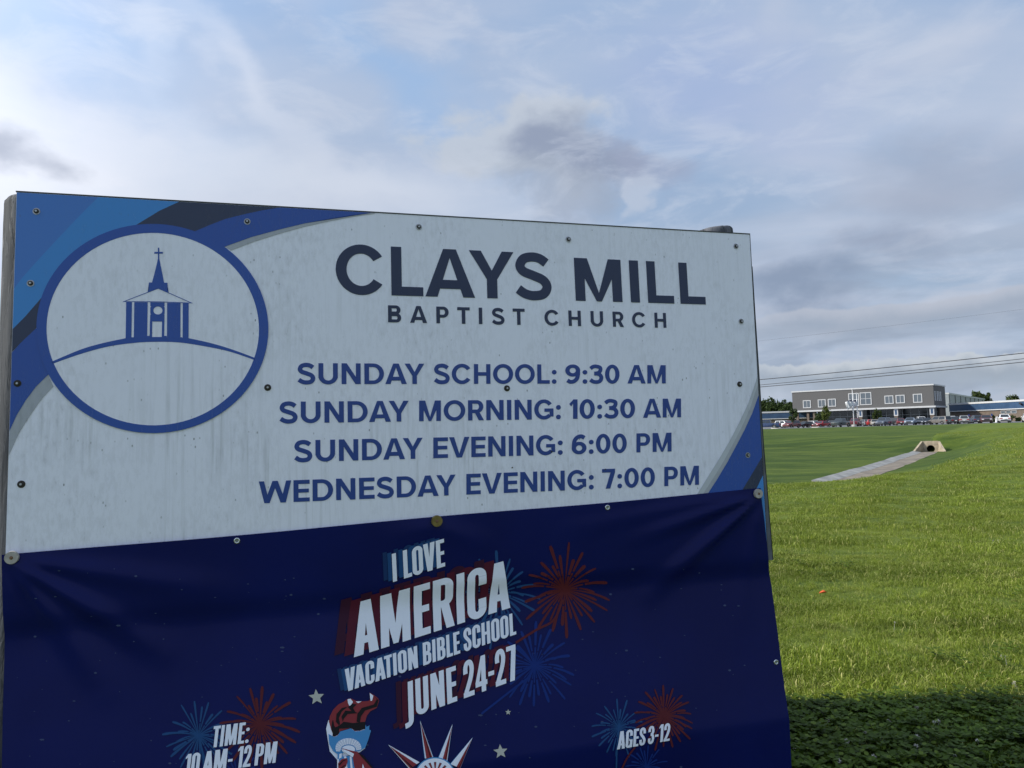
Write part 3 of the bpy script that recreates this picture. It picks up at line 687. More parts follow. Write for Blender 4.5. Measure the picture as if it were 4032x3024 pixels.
for i, (xa, xb, yt, D, lb) in enumerate(((1955, 1985, 893, 168, 'dark rounded bush against the wing wall left of the white sedan'), (2082, 2150, 893, 170, 'low wide green bush against the wing wall right of the white sedan'), (2150, 2190, 905, 170, 'smallest green bush at the far right of the wing wall'))):
    tree_px('bush', xa, xb, yt, 930, D, lf_dark if i == 0 else lf_mid, lb, 20 + i, .02, ls=.16, cat='bush', group='bushes along the wing wall', nclump=16)
# woods behind
tl = [(95, 150, 786, 300), (118, 235, 766, 320), (195, 262, 790, 290), (236, 325, 772, 310), (300, 352, 785, 300), (60, 120, 792, 310), (150, 215, 800, 270), (262, 335, 803, 268), (330, 375, 800, 290)]
desc = ['leftmost low tree behind the left wing, half hidden by the sign edge', 'tallest broad tree behind the left wing', 'dark tree in the dip between the two highest crowns', 'second tallest tree with a pointed top behind the left wing', 'tree touching the left end of the brick wall', 'tree hidden mostly by the sign at the left end of the wood', 'low tree in front of the tallest broad one', 'low dark tree in front of the pointed one', 'low tree overlapped by the corner of the grey brick wall']
for i, ((xa, xb, yt, D), ds) in enumerate(zip(tl, desc)):
    tree_px('broadleaf_tree', xa - 12, xb + 12, yt - 3, 870, D, lf_dark, ds, 40 + i, .12, ls=.55, nclump=46, nleaf=46, group='trees behind the left wing')
tree_px('broadleaf_tree', 1800, 1905, 703, 900, 300, lf_mid, 'large round tree behind the grey metal building', 60, .3, ls=.5, nclump=44, nleaf=44, group='trees behind the right wing')
tree_px('broadleaf_tree', 1890, 1962, 722, 900, 300, lf_mid, 'smaller tree joined to the large round one behind the blue fascia wing', 61, .3, ls=.5, nclump=40, nleaf=40, group='trees behind the right wing')
tree_px('broadleaf_tree', 2092, 2180, 727, 900, 300, lf_mid, 'separate ragged tree top above the right end of the blue fascia', 62, .3, ls=.45, nclump=34, nleaf=30, group='trees behind the right wing')
# small blue signs on posts, a white marker cone
m_sgn = principled('blue_sign', (.03, .09, .35), .4)
for (zx, zy, lb) in ((1768, 892, 'small blue sign on a post behind the dark maroon sedan'), (1952, 885, 'small blue sign on a post left of the white sedan')):
    px, py = z3(zx, zy); D = 166; P_ = at(px, py, D); g = zs(P_.x, D)
    r = empty('parking_sign', (P_.x, D, g), label=lb, cat='sign', group='small blue signs at the parking bays')
    MB().tube([(0, 0, -.1), (0, 0, P_.z - g + .2)], .03, 6).build('post', m_grey, r); MB().box((-.17, -.05, P_.z - g - .25), (.17, -.032, P_.z - g + .22)).build('sign_plate', m_sgn, r)
px, py = z3(1990, 940); x = at(px, py, 158).x
r = empty('marker_cone', (x, 158, zs(x, 158) + .03), label='slim white marker cone left of the clean white sedan', cat='cone')
MB().box((-.25, -.25, 0), (.25, .25, .06)).build('base', m_pole, r); MB().tube([(0, 0, .06), (0, 0, 1.2)], [.24, .05], 12).build('cone', m_pole, r)

# ================================================================== UTILITY POLES AND WIRES
m_wood = weathered('utility_pole_wood', (.16, .12, .09), .9, .3, 3); m_wire = principled('wire', (.05, .05, .06), .7)
wires = [((2990, 1488), (4032, 1393), .038), ((2990, 1509), (4032, 1415), .028), ((2990, 1517), (4032, 1428), .034), ((3038, 1330), (4032, 1220), .006)]
pxl, Dl, pxr, Dr = 2330, 90, 4560, 57.
def dist_at(px): t = (px - pxl) / (pxr - pxl); return 1 / ((1 - t) / Dl + t / Dr)
names = ['highest thick dark wire of the three above the roof', 'thinner middle wire of the three above the roof', 'lowest wire of the three above the roof', 'faint hair-thin wire high above the others']
polez = {0: [], 1: []}
for (a, b, rad), nm in zip(wires, names):
    sl = (b[1] - a[1]) / (b[0] - a[0])
    P0 = at(pxl, a[1] + sl * (pxl - a[0]), Dl); P1 = at(pxr, a[1] + sl * (pxr - a[0]) - 14, Dr)
    N = 40; pts = [P0.lerp(P1, t / N) - Vector((0, 0, .30 * 4 * (t / N) * (1 - t / N))) for t in range(N + 1)]
    MB().tube(pts, rad, 6).build('power_line', m_wire, None, True, label=nm, cat='wire', group='power lines')
    polez[0].append(P0); polez[1].append(P1)
for e, lb in ((0, 'brown wooden utility pole carrying the wires behind the sign'), (1, 'brown wooden utility pole carrying the wires beyond the right edge')):
    P0 = max(polez[e], key=lambda p: p.z); g = zs(P0.x, P0.y)
    r = empty('utility_pole', (P0.x, P0.y, g), label=lb, cat='utility pole', group='utility poles')
    MB().tube([(0, .15, -.4), (0, .15, P0.z - g + .5)], [.17, .12], 12).build('pole', m_wood, r, True)
    for P_ in polez[e]: MB().tube([(0, .15, P_.z - g), (0, -.02, P_.z - g)], .06, 8).build('insulator', m_grey, r)

# ================================================================== THE SIGN
SW, SH = 2.438, 1.216
SO_ = Vector((-1.43094763, 2.15998883, 2.33481034)); syaw, slean, srr = 0.27483042, 0.02388965, -0.00536136
_a = Vector((math.cos(syaw), math.sin(syaw), 0)); _n = _a.cross(Vector((0, 0, 1)))
_u = Vector((0, 0, 1)) * math.cos(slean) - _n * math.sin(slean)
SA = _a * math.cos(srr) + _u * math.sin(srr); SU = _u * math.cos(srr) - _a * math.sin(srr); SN = SA.cross(SU)   # SN faces the viewer
ZO = 2.32
SROOT = SO_ + SA * (SW / 2) - SU * ZO
SMAT = Matrix.Identity(4)
for i in range(3): SMAT[i][0] = SA[i]; SMAT[i][1] = -SN[i]; SMAT[i][2] = SU[i]; SMAT[i][3] = SROOT[i]
def S(u, v, w_=0.): return Vector((u - SW / 2, -w_, v + ZO))
def uvw(px, py, w_=0.):
    d = ray(px, py); o = SO_ + SN * w_; t = (o - EYE).dot(SN) / d.dot(SN); P = EYE + d * t - SO_
    return P.dot(SA), P.dot(SU)
def seg_ridge(u, v, p0, p1, wd0, wd1, amp):
    dx, dy = p1[0] - p0[0], p1[1] - p0[1]; L2 = dx * dx + dy * dy
    t = ((u - p0[0]) * dx + (v - p0[1]) * dy) / L2; tc_ = min(1, max(0, t))
    d = math.hypot(u - p0[0] - tc_ * dx, v - p0[1] - tc_ * dy); wd = wd0 + (wd1 - wd0) * tc_
    return amp * math.exp(-(d / wd) ** 2) * min(1, tc_ * 6 + .15) * (1 - tc_ ** 2 * .8)
RIDGES = []
def addr(a, b, w0, w1, amp): RIDGES.append((uvw(*a), uvw(*b), w0, w1, amp))
addr((52, 2205), (640, 2560), .007, .045, .020); addr((52, 2215), (420, 2700), .008, .05, .016); addr((60, 2200), (900, 2330), .012, .05, .011)
addr((2975, 1965), (2560, 2330), .007, .042, .020); addr((2960, 1955), (2500, 2120), .007, .04, .017); addr((2900, 1950), (2250, 2080), .012, .045, .008)
addr((1719, 2070), (1500, 2120), .02, .05, .004); addr((1719, 2070), (1950, 2160), .02, .05, .004)
addr((2990, 1980), (2900, 2500), .02, .05, .006); addr((40, 2230), (120, 2900), .012, .05, .006)
def bw(u, v):                                        # how far the banner stands off the panel
    w_ = .006 + .004 * math.sin(u * 2.1 + 1)
    w_ += .010 * (1 / (1 + math.exp(-(-1.235 - v) * 90))) * -1           # drops back below the panel's bottom edge
    k = min(1, max(0, (-1.27 - v) / .48)); w_ += .085 * k ** 1.15
    k2 = max(0, -1.745 - v); w_ += .03 * k2
    for r in RIDGES: w_ += seg_ridge(u, v, *r)
    w_ += .0016 * math.sin(7 * u + 9 * v) * math.sin(5 * v - 3 * u)
    return max(w_, .0035) if v > -1.216 else w_
def buv(px, py):
    u, v = uvw(px, py)
    for _ in range(5): u, v = uvw(px, py, bw(u, v))
    return u, v

class Print:                                          # thin printed film: polygons in panel coordinates
    def __init__(s): s.P = []
    def poly(s, pts, layer=0): s.P.append((list(pts), layer)); return s
    def px(s, pts, layer=0, banner=False): return s.poly([(buv if banner else uvw)(*p) for p in pts], layer)
    def strip(s, L, R, layer=0):
        for i in range(len(L) - 1): s.poly([L[i], L[i + 1], R[i + 1], R[i]], layer)
        return s
    def build(s, name, mat, parent, z0=.001, banner=False, clip=True, **kw):
        bm = bmesh.new()
        vm = {}
        for pts, layer in s.P:
            vs = []
            for u, v in pts:
                q = bm.verts.new((u, v, z0 + layer * .00012))
                vs.append(q)
            try: bm.faces.new(vs)
            except Exception: pass
        bmesh.ops.remove_doubles(bm, verts=bm.verts, dist=1e-6)
        def cut(co, no, outer=False):
            g = bm.verts[:] + bm.edges[:] + bm.faces[:]
            bmesh.ops.bisect_plane(bm, geom=g, plane_co=co, plane_no=no, clear_outer=outer, dist=1e-7)
        if clip and not banner:
            cut((0.001, 0, 0), (-1, 0, 0), True); cut((SW - .001, 0, 0), (1, 0, 0), True); cut((0, -.001, 0), (0, 1, 0), True); cut((0, -SH + .001, 0), (0, -1, 0), True)
        if banner:
            us = [q.co.x for q in bm.verts]; vs_ = [q.co.y for q in bm.verts]
            for k in range(int(min(us) / BG_U), int(max(us) / BG_U) + 1): cut((k * BG_U, 0, 0), (1, 0, 0))
            for k in range(int(min(vs_) / BG_V) - 1, int(max(vs_) / BG_V) + 1): cut((0, k * BG_V, 0), (0, 1, 0))
            for q in bm.verts: q.co.z += bw(q.co.x, q.co.y)
        for q in bm.verts: q.co = S(q.co.x, q.co.y, q.co.z)
        bmesh.ops.triangulate(bm, faces=[f for f in bm.faces if len(f.verts) > 4])
        me_ = bpy.data.meshes.new(name); bm.to_mesh(me_); bm.free()
        if banner: me_.shade_smooth()
        return link(name, me_, mat, parent, **kw)
BG_U = BG_V = .015

# ---------------- lettering: glyphs drawn as flat shapes, cap height 1
WIDE = dict(s=.215, h=.185, ry=.5, cond=False, w=dict(A=1.0, B=.76, C=.98, D=.90, E=.70, G=1.0, H=.84, I=.215, J=.6, L=.66, M=1.03, N=.86, O=1.04, P=.74, R=.76, S=.79, T=.76, U=.86, V=.98, W=1.38, Y=.93))
WIDE['w'].update({'0': .74, '1': .40, '3': .68, '6': .74, '7': .66, '9': .74, ':': .24, '-': .4})
COND = dict(s=.150, h=.135, ry=.19, cond=True, w=dict(A=.44, B=.38, C=.37, D=.38, E=.30, G=.38, H=.39, I=.150, J=.25, L=.29, M=.54, N=.41, O=.38, P=.37, R=.39, S=.36, T=.33, U=.38, V=.42, W=.6, Y=.4))
COND['w'].update({'0': .37, '1': .24, '2': .36, '3': .36, '4': .40, '7': .33, '-': .20, ':': .17})
def ringpts(x0, y0, x1, y1, rx, ry, s_, h, a0, a1, st=12):
    O, I = [], []
    aa = list(np.linspace(a0, a1, max(3, int(abs(a1 - a0) / 7.5) + 1)))
    for brk in (180, 360):
        if a0 < brk < a1: aa += [brk - 1e-3, brk + 1e-3]
    for a in sorted(aa):
        c_, s2 = math.cos(R_(a)), math.sin(R_(a))
        up = (a % 360) < 180 - 1e-9
        cx_ = x1 - rx if c_ > 0 else x0 + rx; cy_ = y1 - ry if up else y0 + ry
        O.append((cx_ + rx * c_, cy_ + ry * s2)); I.append((cx_ + (rx - s_) * c_, cy_ + (ry - h) * s2))
    return O, I
def catmull(P, n=7):
    out = []; P = [P[0]] + list(P) + [P[-1]]
    for i in range(1, len(P) - 2):
        p0, p1, p2, p3 = [np.array(q, float) for q in P[i - 1:i + 3]]
        for t in np.linspace(0, 1, n, endpoint=False):
            out.append(tuple(.5 * ((2 * p1) + (-p0 + p2) * t + (2 * p0 - 5 * p1 + 4 * p2 - p3) * t * t + (-p0 + 3 * p1 - 3 * p2 + p3) * t ** 3)))
    out.append(tuple(P[-2])); return out
def stroke(P, th, smooth=True, taper=None):
    P = catmull(P) if smooth else P; L, Rr = [], []
    for i, p in enumerate(P):
        a, b = P[max(i - 1, 0)], P[min(i + 1, len(P) - 1)]; dx, dy = b[0] - a[0], b[1] - a[1]; l = math.hypot(dx, dy) or 1
        t = th / 2 if taper is None else th / 2 * taper(i / (len(P) - 1))
        L.append((p[0] - dy / l * t, p[1] + dx / l * t)); Rr.append((p[0] + dy / l * t, p[1] - dx / l * t))
    return L, Rr
def glyph(ch, Q):
    s_, h, cond = Q['s'], Q['h'], Q['cond']; w_ = Q['w'][ch]; out = []; lay = [0]
    def pc(*polys): out.extend((p, lay[0]) for p in polys); lay[0] += 1
    def rect(x0, y0, x1, y1): pc([(x0, y0), (x1, y0), (x1, y1), (x0, y1)])
    def st(LR): pc(*[[LR[0][i], LR[0][i + 1], LR[1][i + 1], LR[1][i]] for i in range(len(LR[0]) - 1)])
    def ring(x0, y0, x1, y1, a0, a1, rx=None, ry=None):
        rx = rx or (x1 - x0) / 2; ry = ry or ((y1 - y0) / 2 if not cond else min(Q['ry'], (y1 - y0) / 2)); st(ringpts(x0, y0, x1, y1, rx, ry, s_, h, a0, a1))
    ov = .012
    def bowl(x0, x1, y0, y1):
        rx = min((y1 - y0) / 2, x1 - x0) if not cond else min(.19, x1 - x0); ry = min((y1 - y0) / 2, .5) if not cond else min(.17, (y1 - y0) / 2)
        O = [(x0, y1)] + [(x1 - rx + rx * math.cos(a), y1 - ry + ry * math.sin(a)) for a in np.linspace(math.pi / 2, 0, 10)] + [(x1 - rx + rx * math.cos(a), y0 + ry + ry * math.sin(a)) for a in np.linspace(0, -math.pi / 2, 10)] + [(x0, y0)]
        irx, iry = max(rx - s_, .01), max(ry - h * .95, .01); hx = x1 - s_
        I = [(x0, y1 - h * .95)] + [(hx - irx + irx * math.cos(a), y1 - h * .95 - iry + iry * math.sin(a)) for a in np.linspace(math.pi / 2, 0, 10)] + [(hx - irx + irx * math.cos(a), y0 + h * .95 + iry + iry * math.sin(a)) for a in np.linspace(0, -math.pi / 2, 10)] + [(x0, y0 + h * .95)]
        st((O, I))
    if ch == 'I': rect(0, 0, w_, 1)
    elif ch == 'L': rect(0, 0, s_, 1); rect(s_, 0, w_, h)
    elif ch == 'E': rect(0, 0, s_, 1); rect(s_, 0, w_, h); rect(s_, 1 - h, w_, 1); rect(s_, .5 - h * .45, w_ * .95, .5 + h * .5)
    elif ch == 'T': rect(0, 1 - h, w_, 1); rect(w_ / 2 - s_ / 2, 0, w_ / 2 + s_ / 2, 1 - h)
    elif ch == 'H': rect(0, 0, s_, 1); rect(w_ - s_, 0, w_, 1); rect(s_, .5 - h * .5, w_ - s_, .5 + h * .5)
    elif ch == 'N': rect(0, 0, s_, 1); rect(w_ - s_, 0, w_, 1); pc([(0, 1), (s_ * 1.08, 1), (w_, 0), (w_ - s_ * 1.08, 0)])
    elif ch == 'M':
        rect(0, 0, s_, 1); rect(w_ - s_, 0, w_, 1); k = s_ * (.26 if not cond else .3); vy = 0 if not cond else .02
        pc([(0, 1), (s_ * 1.32, 1), (w_ / 2 + k, vy), (w_ / 2 - k, vy)]); pc([(w_, 1), (w_ - s_ * 1.32, 1), (w_ / 2 - k, vy), (w_ / 2 + k, vy)])
    elif ch in 'AV':
        ap = s_ * .60; s1 = s_ * 1.12; i_ = ap * .45; f = (lambda x, y: (x, y)) if ch == 'A' else (lambda x, y: (x, 1 - y))
        pc([f(0, 0), f(s1, 0), f(w_ / 2 + i_, 1), f(w_ / 2 - ap, 1)]); pc([f(w_, 0), f(w_ - s1, 0), f(w_ / 2 - i_, 1), f(w_ / 2 + ap, 1)])
        if ch == 'A':
            y0, y1 = (.17, .17 + h) if not cond else (.20, .20 + h); ex = lambda y: s1 * .7 + (w_ / 2 - s1 * .7) * y; pc([(ex(y0), y0), (w_ - ex(y0), y0), (w_ - ex(y1), y1), (ex(y1), y1)])
    elif ch == 'W':
        s1 = s_ * 1.02; q = w_ / 4; ap = s_ * .52
        for x0, x1, fl in ((0, q, 1), (2 * q, q, 1), (2 * q, 3 * q, 1), (w_, 3 * q, 1)):
            if x0 == 0: pc([(0, 1), (s1, 1), (q + ap, 0), (q - ap, 0)])
            elif x0 == w_: pc([(w_, 1), (w_ - s1, 1), (3 * q - ap, 0), (3 * q + ap, 0)])
            elif x1 == q: pc([(2 * q - ap, 1), (2 * q + ap, 1), (q + ap, 0), (q - ap, 0)])
            else: pc([(2 * q - ap, 1), (2 * q + ap, 1), (3 * q + ap, 0), (3 * q - ap, 0)])
    elif ch == 'Y': m_ = w_ / 2; pc([(0, 1), (s_ * 1.15, 1), (m_, .585), (m_, .30), (m_ - s_ / 2, .40)]); pc([(w_, 1), (w_ - s_ * 1.15, 1), (m_, .585), (m_, .30), (m_ + s_ / 2, .40)]); rect(m_ - s_ / 2, 0, m_ + s_ / 2, .42)
    elif ch in 'O0': ring(0, -ov, w_, 1 + ov, 0, 360)
    elif ch == 'C':
        if not cond: ring(0, -ov, w_ * 1.04, 1 + ov, 34, 326)
        else: ring(0, -ov, w_, 1 + ov, 0, 360 - 1e-3) if False else (st(ringpts(0, -ov, w_, 1 + ov, w_ / 2, .19, s_, h, 0, 360 - 180.002)), st(ringpts(0, -ov, w_, 1 + ov, w_ / 2, .19, s_, h, 180.002, 360 - .002)), rect(0, .17, s_, .83), rect(w_ - s_, .64, w_, .82), rect(w_ - s_, .18, w_, .36))
    elif ch == 'G':
        if not cond:
            ring(0, -ov, w_ * 1.0, 1 + ov, 36, 318); rect(w_ * .52, .38, w_ * .985, .38 + h * .92); rect(w_ * .985 - s_ * .95, .14, w_ * .985, .379)
        else:
            st(ringpts(0, -ov, w_, 1 + ov, w_ / 2, .19, s_, h, 0, 179.99)); st(ringpts(0, -ov, w_, 1 + ov, w_ / 2, .19, s_, h, 180.002, 359.9)); rect(0, .17, s_, .83); rect(w_ - s_, .66, w_, .82); rect(w_ - s_, .0, w_, .46); rect(w_ * .5, .40, w_ - s_, .51)
    elif ch == 'D': rect(0, 0, s_, 1); bowl(s_, w_, 0, 1)
    elif ch == 'P': rect(0, 0, s_, 1); bowl(s_, w_, .34 if not cond else .40, 1)
    elif ch == 'R':
        rect(0, 0, s_, 1); bowl(s_, w_ * .985, .36 if not cond else .42, 1)
        pc([(w_ * .40, .44), (w_ * .40 + s_ * 1.1, .44), (w_ * 1.02, 0), (w_ * 1.02 - s_ * 1.18, 0)] if not cond else [(w_ * .38, .46), (w_ * .38 + s_ * 1.05, .46), (w_ * 1.02, 0), (w_ * 1.02 - s_ * 1.04, 0)])
    elif ch == 'B': rect(0, 0, s_, 1); bowl(s_, w_ * .95, .46, 1); bowl(s_, w_, 0, .54 + .0)
    elif ch == 'U': rect(0, .3, s_, 1); rect(w_ - s_, .3, w_, 1); st(ringpts(0, -ov, w_, .8, w_ / 2, (.40 if not cond else .19), s_, h, 180.001, 359.999)); rect(0, (.38 if not cond else .17), s_, .31); rect(w_ - s_, (.38 if not cond else .17), w_, .31)
    elif ch == 'J': rect(w_ - s_, .0, w_, 1); st(stroke([(w_ - s_ / 2, .01), (w_ - s_ / 2 - .005, -.10), (w_ - s_ * .9, -.165), (.0, -.185)], s_ * .95))
    elif ch == 'S':
        if not cond: P = [(.86, .795), (.70, .882), (.49, .915), (.25, .868), (.145, .725), (.23, .60), (.50, .515), (.77, .42), (.868, .275), (.76, .125), (.50, .082), (.27, .118), (.08, .215)]
        else: P = [(.80, .66), (.79, .80), (.70, .90), (.50, .94), (.30, .90), (.21, .79), (.24, .67), (.40, .56), (.60, .46), (.77, .34), (.79, .21), (.70, .10), (.50, .06), (.30, .10), (.21, .20), (.20, .34)]
        st(stroke([(x * w_, y) for x, y in P], s_ * .93 if not cond else s_ * .95))
    elif ch == '2': st(stroke([(x * w_, y) for x, y in [(.21, .64), (.21, .80), (.32, .91), (.5, .94), (.68, .91), (.79, .80), (.78, .66), (.66, .48), (.42, .27), (.24, .12), (.20, .06)]], s_ * .95)); rect(0, 0, w_, h)
    elif ch == '3':
        if not cond: st(stroke([(x * w_, y) for x, y in [(.06, .80), (.25, .895), (.48, .915), (.76, .855), (.80, .72), (.66, .58), (.34, .535)]], s_ * .9)); st(stroke([(x * w_, y) for x, y in [(.34, .535), (.68, .50), (.85, .37), (.84, .22), (.70, .11), (.46, .082), (.24, .11), (.05, .205)]], s_ * .92))
        else: st(stroke([(x * w_, y) for x, y in [(.21, .68), (.22, .82), (.34, .92), (.5, .94), (.7, .90), (.78, .78), (.76, .64), (.62, .55), (.42, .53)]], s_ * .92)); st(stroke([(x * w_, y) for x, y in [(.42, .53), (.66, .50), (.79, .38), (.79, .20), (.68, .09), (.5, .06), (.31, .10), (.21, .20), (.20, .33)]], s_ * .92))
    elif ch in '69':
        f = (lambda x, y: (x, y)) if ch == '6' else (lambda x, y: (w_ - x, 1 - y))
        LR = ringpts(0, -ov, w_, .63, w_ / 2, .32, s_, h * .97, 0, 360); st(([f(*p) for p in LR[0]], [f(*p) for p in LR[1]]))
        LR = stroke([(w_ * .86, .825), (w_ * .66, .905), (w_ * .42, .875), (w_ * .22, .73), (s_ * .50, .50), (s_ * .5, .33)], s_ * .94); st(([f(*p) for p in LR[0]], [f(*p) for p in LR[1]]))
    elif ch == '1':
        if not cond: rect(w_ - s_, 0, w_, 1); pc([(0, .77), (w_ - s_ * .9, 1), (w_ - s_ * .7, .86), (w_ - s_, .80), (.10, .64)])
        else: rect(w_ - s_, 0, w_, 1); pc([(0, .86), (w_ - s_, 1), (w_ - s_ + .01, .84), (0, .77)])
    elif ch == '7': pc([(0, 1), (w_, 1), (w_, 1 - h), (0, 1 - h)]); pc([(w_, 1 - h * .99), (w_ - s_ * 1.05, 1 - h * .99), (w_ * .28, 0), (w_ * .28 + s_ * 1.08, 0)])
    elif ch == '4': xs_ = w_ * .62 - s_ * .3; rect(xs_, 0, xs_ + s_, 1); rect(0, .17, w_, .17 + h); pc([(0, .17 + h * .9), (s_ * .85, .17 + h * .9), (xs_ + s_ * .5, 1), (xs_, 1)])
    elif ch == ':':
        rr2 = w_ / 2
        for cy_ in (rr2 * .92, (.60 if not cond else .64)): pc([(rr2 + rr2 * math.cos(a), cy_ + rr2 * math.sin(a)) for a in np.linspace(0, 2 * math.pi, 20, endpoint=False)])
    elif ch == '-': rect(0, .36, w_, .36 + h * .9)
    return out
LB = {k: 0 for k in 'BDEFHIKLMNPRU'}
def bear(a, b, Q):                                   # gap between two letters
    k = 1 if not Q['cond'] else .42
    str_r = 'HIMNUJ'; str_l = 'BDEFHIKLMNPRU'; rnd = 'OCGSQ036982D'; dia = 'AVWYT47'
    def side(c_, left):
        if c_ in (str_l if left else str_r): return .085
        if c_ in 'AVWYT': return .012
        if c_ in 'L' and not left: return .02
        if c_ in 'E' and not left: return .045
        if c_ in ':': return .07
        return .05
    g = (side(a, False) + side(b, True)) * k
    if (a, b) in (('A', 'Y'), ('Y', 'A'), ('A', 'V'), ('V', 'A'), ('T', 'A'), ('A', 'T'), ('L', 'A')): g -= .12 * (k if Q['cond'] else 1)
    if (a, b) == ('L', 'A'): g += .12 * k
    return g
def word(pr, text, Q, p0, p1, hv, x0=None, x1=None, banner=False, off=(0, 0), track=None, lay0=0):
    """p0,p1: two points of the baseline in the photograph; hv: photograph vector of the cap height at p0; x0,x1: extent of the word"""
    U = buv if banner else uvw
    sl = (p1[1] - p0[1]) / (p1[0] - p0[0])
    x0 = p0[0] if x0 is None else x0; x1 = p1[0] if x1 is None else x1
    A = np.array(U(x0 + off[0], p0[1] + sl * (x0 - p0[0]) + off[1])); B = np.array(U(x1 + off[0], p0[1] + sl * (x1 - p0[0]) + off[1]))
    C0 = np.array(U(p0[0], p0[1])); Hv = np.array(U(p0[0] + hv[0], p0[1] + hv[1])) - C0; capH = abs(Hv[1])
    nat = 0; pos = []
    for i, ch in enumerate(text):
        if i: nat += bear(text[i - 1], ch, Q)
        pos.append(nat); nat += Q['w'][ch]
    tot = math.hypot(*(B - A)) / capH
    if track: extra = (tot - nat) / (len(text) - 1); pos = [p + extra * i for i, p in enumerate(pos)]; k = 1
    else: k = tot / nat
    ex = (B - A) / math.hypot(*(B - A)) * capH
    for ch, p in zip(text, pos):
        for poly, lay in glyph(ch, Q):
            pr.poly([tuple(A + ex * (p + x) * k + Hv * y) for x, y in poly], lay0 + lay)

# ---------------- materials of the sign
def dirty(name, col, rough, dirt=1., streak=1., spec=.5):
    def fn(t, b):
        co = t.new('ShaderNodeTexCoord').outputs['Object']
        st = t.noise(t.mapping(co, (60, 1, 2.2)), 1., 6, .65); fine = t.noise(t.mapping(co, (1, 1, .35)), 75, 6, .7); big = t.noise(co, 2.3, 4, .5)
        spk = t.new('ShaderNodeTexVoronoi'); t.l.new(t.mapping(co, (1, 1, .55)), spk.inputs['Vector']); spk.inputs['Scale'].default_value = 55.
        dot = t.m('MULTIPLY', t.ramp(spk.outputs['Distance'], .16, .05), t.ramp(t.noise(co, 9, 3), .50, .66))
        m_ = t.m('MULTIPLY', t.ramp(st, .47, .72), t.ramp(big, .42, .60)); sz = t.new('ShaderNodeSeparateXYZ'); t.l.new(co, sz.inputs[0]); m_ = t.m('MULTIPLY', t.m('MULTIPLY', m_, t.ramp(sz.outputs[2], 1.25, 2.3, 1., .3)), .8 * streak)
        m2 = t.m('MULTIPLY', t.m('MULTIPLY', t.ramp(fine, .42, .75), t.ramp(t.noise(t.mapping(co, (1, 1, .6)), 3.1, 4, .6), .40, .60, .12, 1.)), .75 * dirt)
        c_ = t.mix(m_, (*col, 1), tuple(x * .55 + y for x, y in zip(col, (.045, .052, .04))) + (1,))
        c_ = t.mix(m2, c_, tuple(x * .62 + y for x, y in zip(col, (.045, .045, .05))) + (1,))
        c_ = t.mix(t.m('MULTIPLY', dot, .75 * dirt), c_, (.09, .10, .10, 1))
        t.put(b.inputs['Base Color'], c_); t.put(b.inputs['Roughness'], t.ramp(t.m('ADD', m_, m2), 0, .6, rough, rough + .25))
        bp = t.new('ShaderNodeBump'); bp.inputs['Strength'].default_value = .06; bp.inputs['Distance'].default_value = .002
        t.l.new(t.noise(co, 16, 4, .5), bp.inputs['Height']); t.l.new(bp.outputs[0], b.inputs['Normal'])
    return principled(name, col, rough, fn=fn, spec=spec)
m_panel = dirty('printed_white', (.86, .87, 1.0), .18)
p_mid = dirty('print_mid_blue', (.055, .19, .58), .25, .5, .5); p_light = dirty('print_light_blue', (.045, .25, .66), .25, .5, .5)
p_dark = dirty('print_charcoal', (.022, .036, .085), .25, .4, .3); p_royal = dirty('print_royal_blue', (.018, .080, .38), .25, .4, .3)
p_grey = dirty('print_grey', (.42, .44, .50), .25, .8, .8); p_grey2 = dirty('print_pale_grey', (.54, .57, .63), .25, .8, .8)
p_navy = dirty('print_navy_letters', (.013, .026, .075), .3, .3, .3); p_let = dirty('print_blue_letters', (.012, .052, .27), .3, .3, .3)

sign = bpy.data.objects.new('church_sign', None); COL.objects.link(sign); sign.matrix_world = SMAT
tag(sign, 'large white and blue church notice board on two round wooden posts', 'sign')
def sbox(u0, u1, v0, v1, w0, w1): return MB().box(tuple(S(u0, v0, w1)), tuple(S(u1, v1, w0)))
sbox(0, SW, -SH, 0, -.013, 0).build('panel', m_panel, sign)
m_alu = weathered('dark_edge_strip', (.05, .055, .06), .5, .3, 20)
sbox(-.002, SW + .002, .0005, .004, -.014, .0015).build('edge_strip', m_alu, sign)
sbox(SW + .0005, SW + .0025, -SH, 0, -.014, .0005).build('edge_strip', m_alu, sign)
# backing board standing a little proud on the right
pts = [uvw(x, y, -.03) for x, y in ((2700, 960), (2952, 960), (2969, 1227), (3003, 1750), (3040, 2204), (2700, 2204))]
pts[-1] = (pts[-1][0], pts[-2][1]); m_ = MB(); n = len(pts)
m_.add([S(u, v, -.0262) for u, v in pts] + [S(u, v, -.034) for u, v in pts], [tuple(range(n)), tuple(range(2 * n - 1, n - 1, -1))] + [(i, (i + 1) % n, n + (i + 1) % n, n + i) for i in range(n)])
m_.build('backing_board', weathered('grey_board', (.15, .165, .20), .7, .35, 9), sign)
m_2 = MB()
e_ = [uvw(x, y, -.03) for x, y in ((2958, 1050), (2969, 1227), (3003, 1750), (3040, 2204))]
for (ua, va), (ub, vb) in zip(e_[:-1], e_[1:]):
    m_2.add([S(ua, va, -.0255), S(ua + .0028, va, -.0255), S(ub + .0028, vb, -.0255), S(ub, vb, -.0255), S(ua, va, -.0345), S(ua + .0028, va, -.0345), S(ub + .0028, vb, -.0345), S(ub, vb, -.0345)], [(0, 1, 2, 3), (4, 5, 6, 7), (0, 4, 5, 1), (1, 5, 6, 2), (2, 6, 7, 3), (3, 7, 4, 0)])
m_2.build('black_edging', principled('black_edging', (.01, .01, .012), .6), sign)

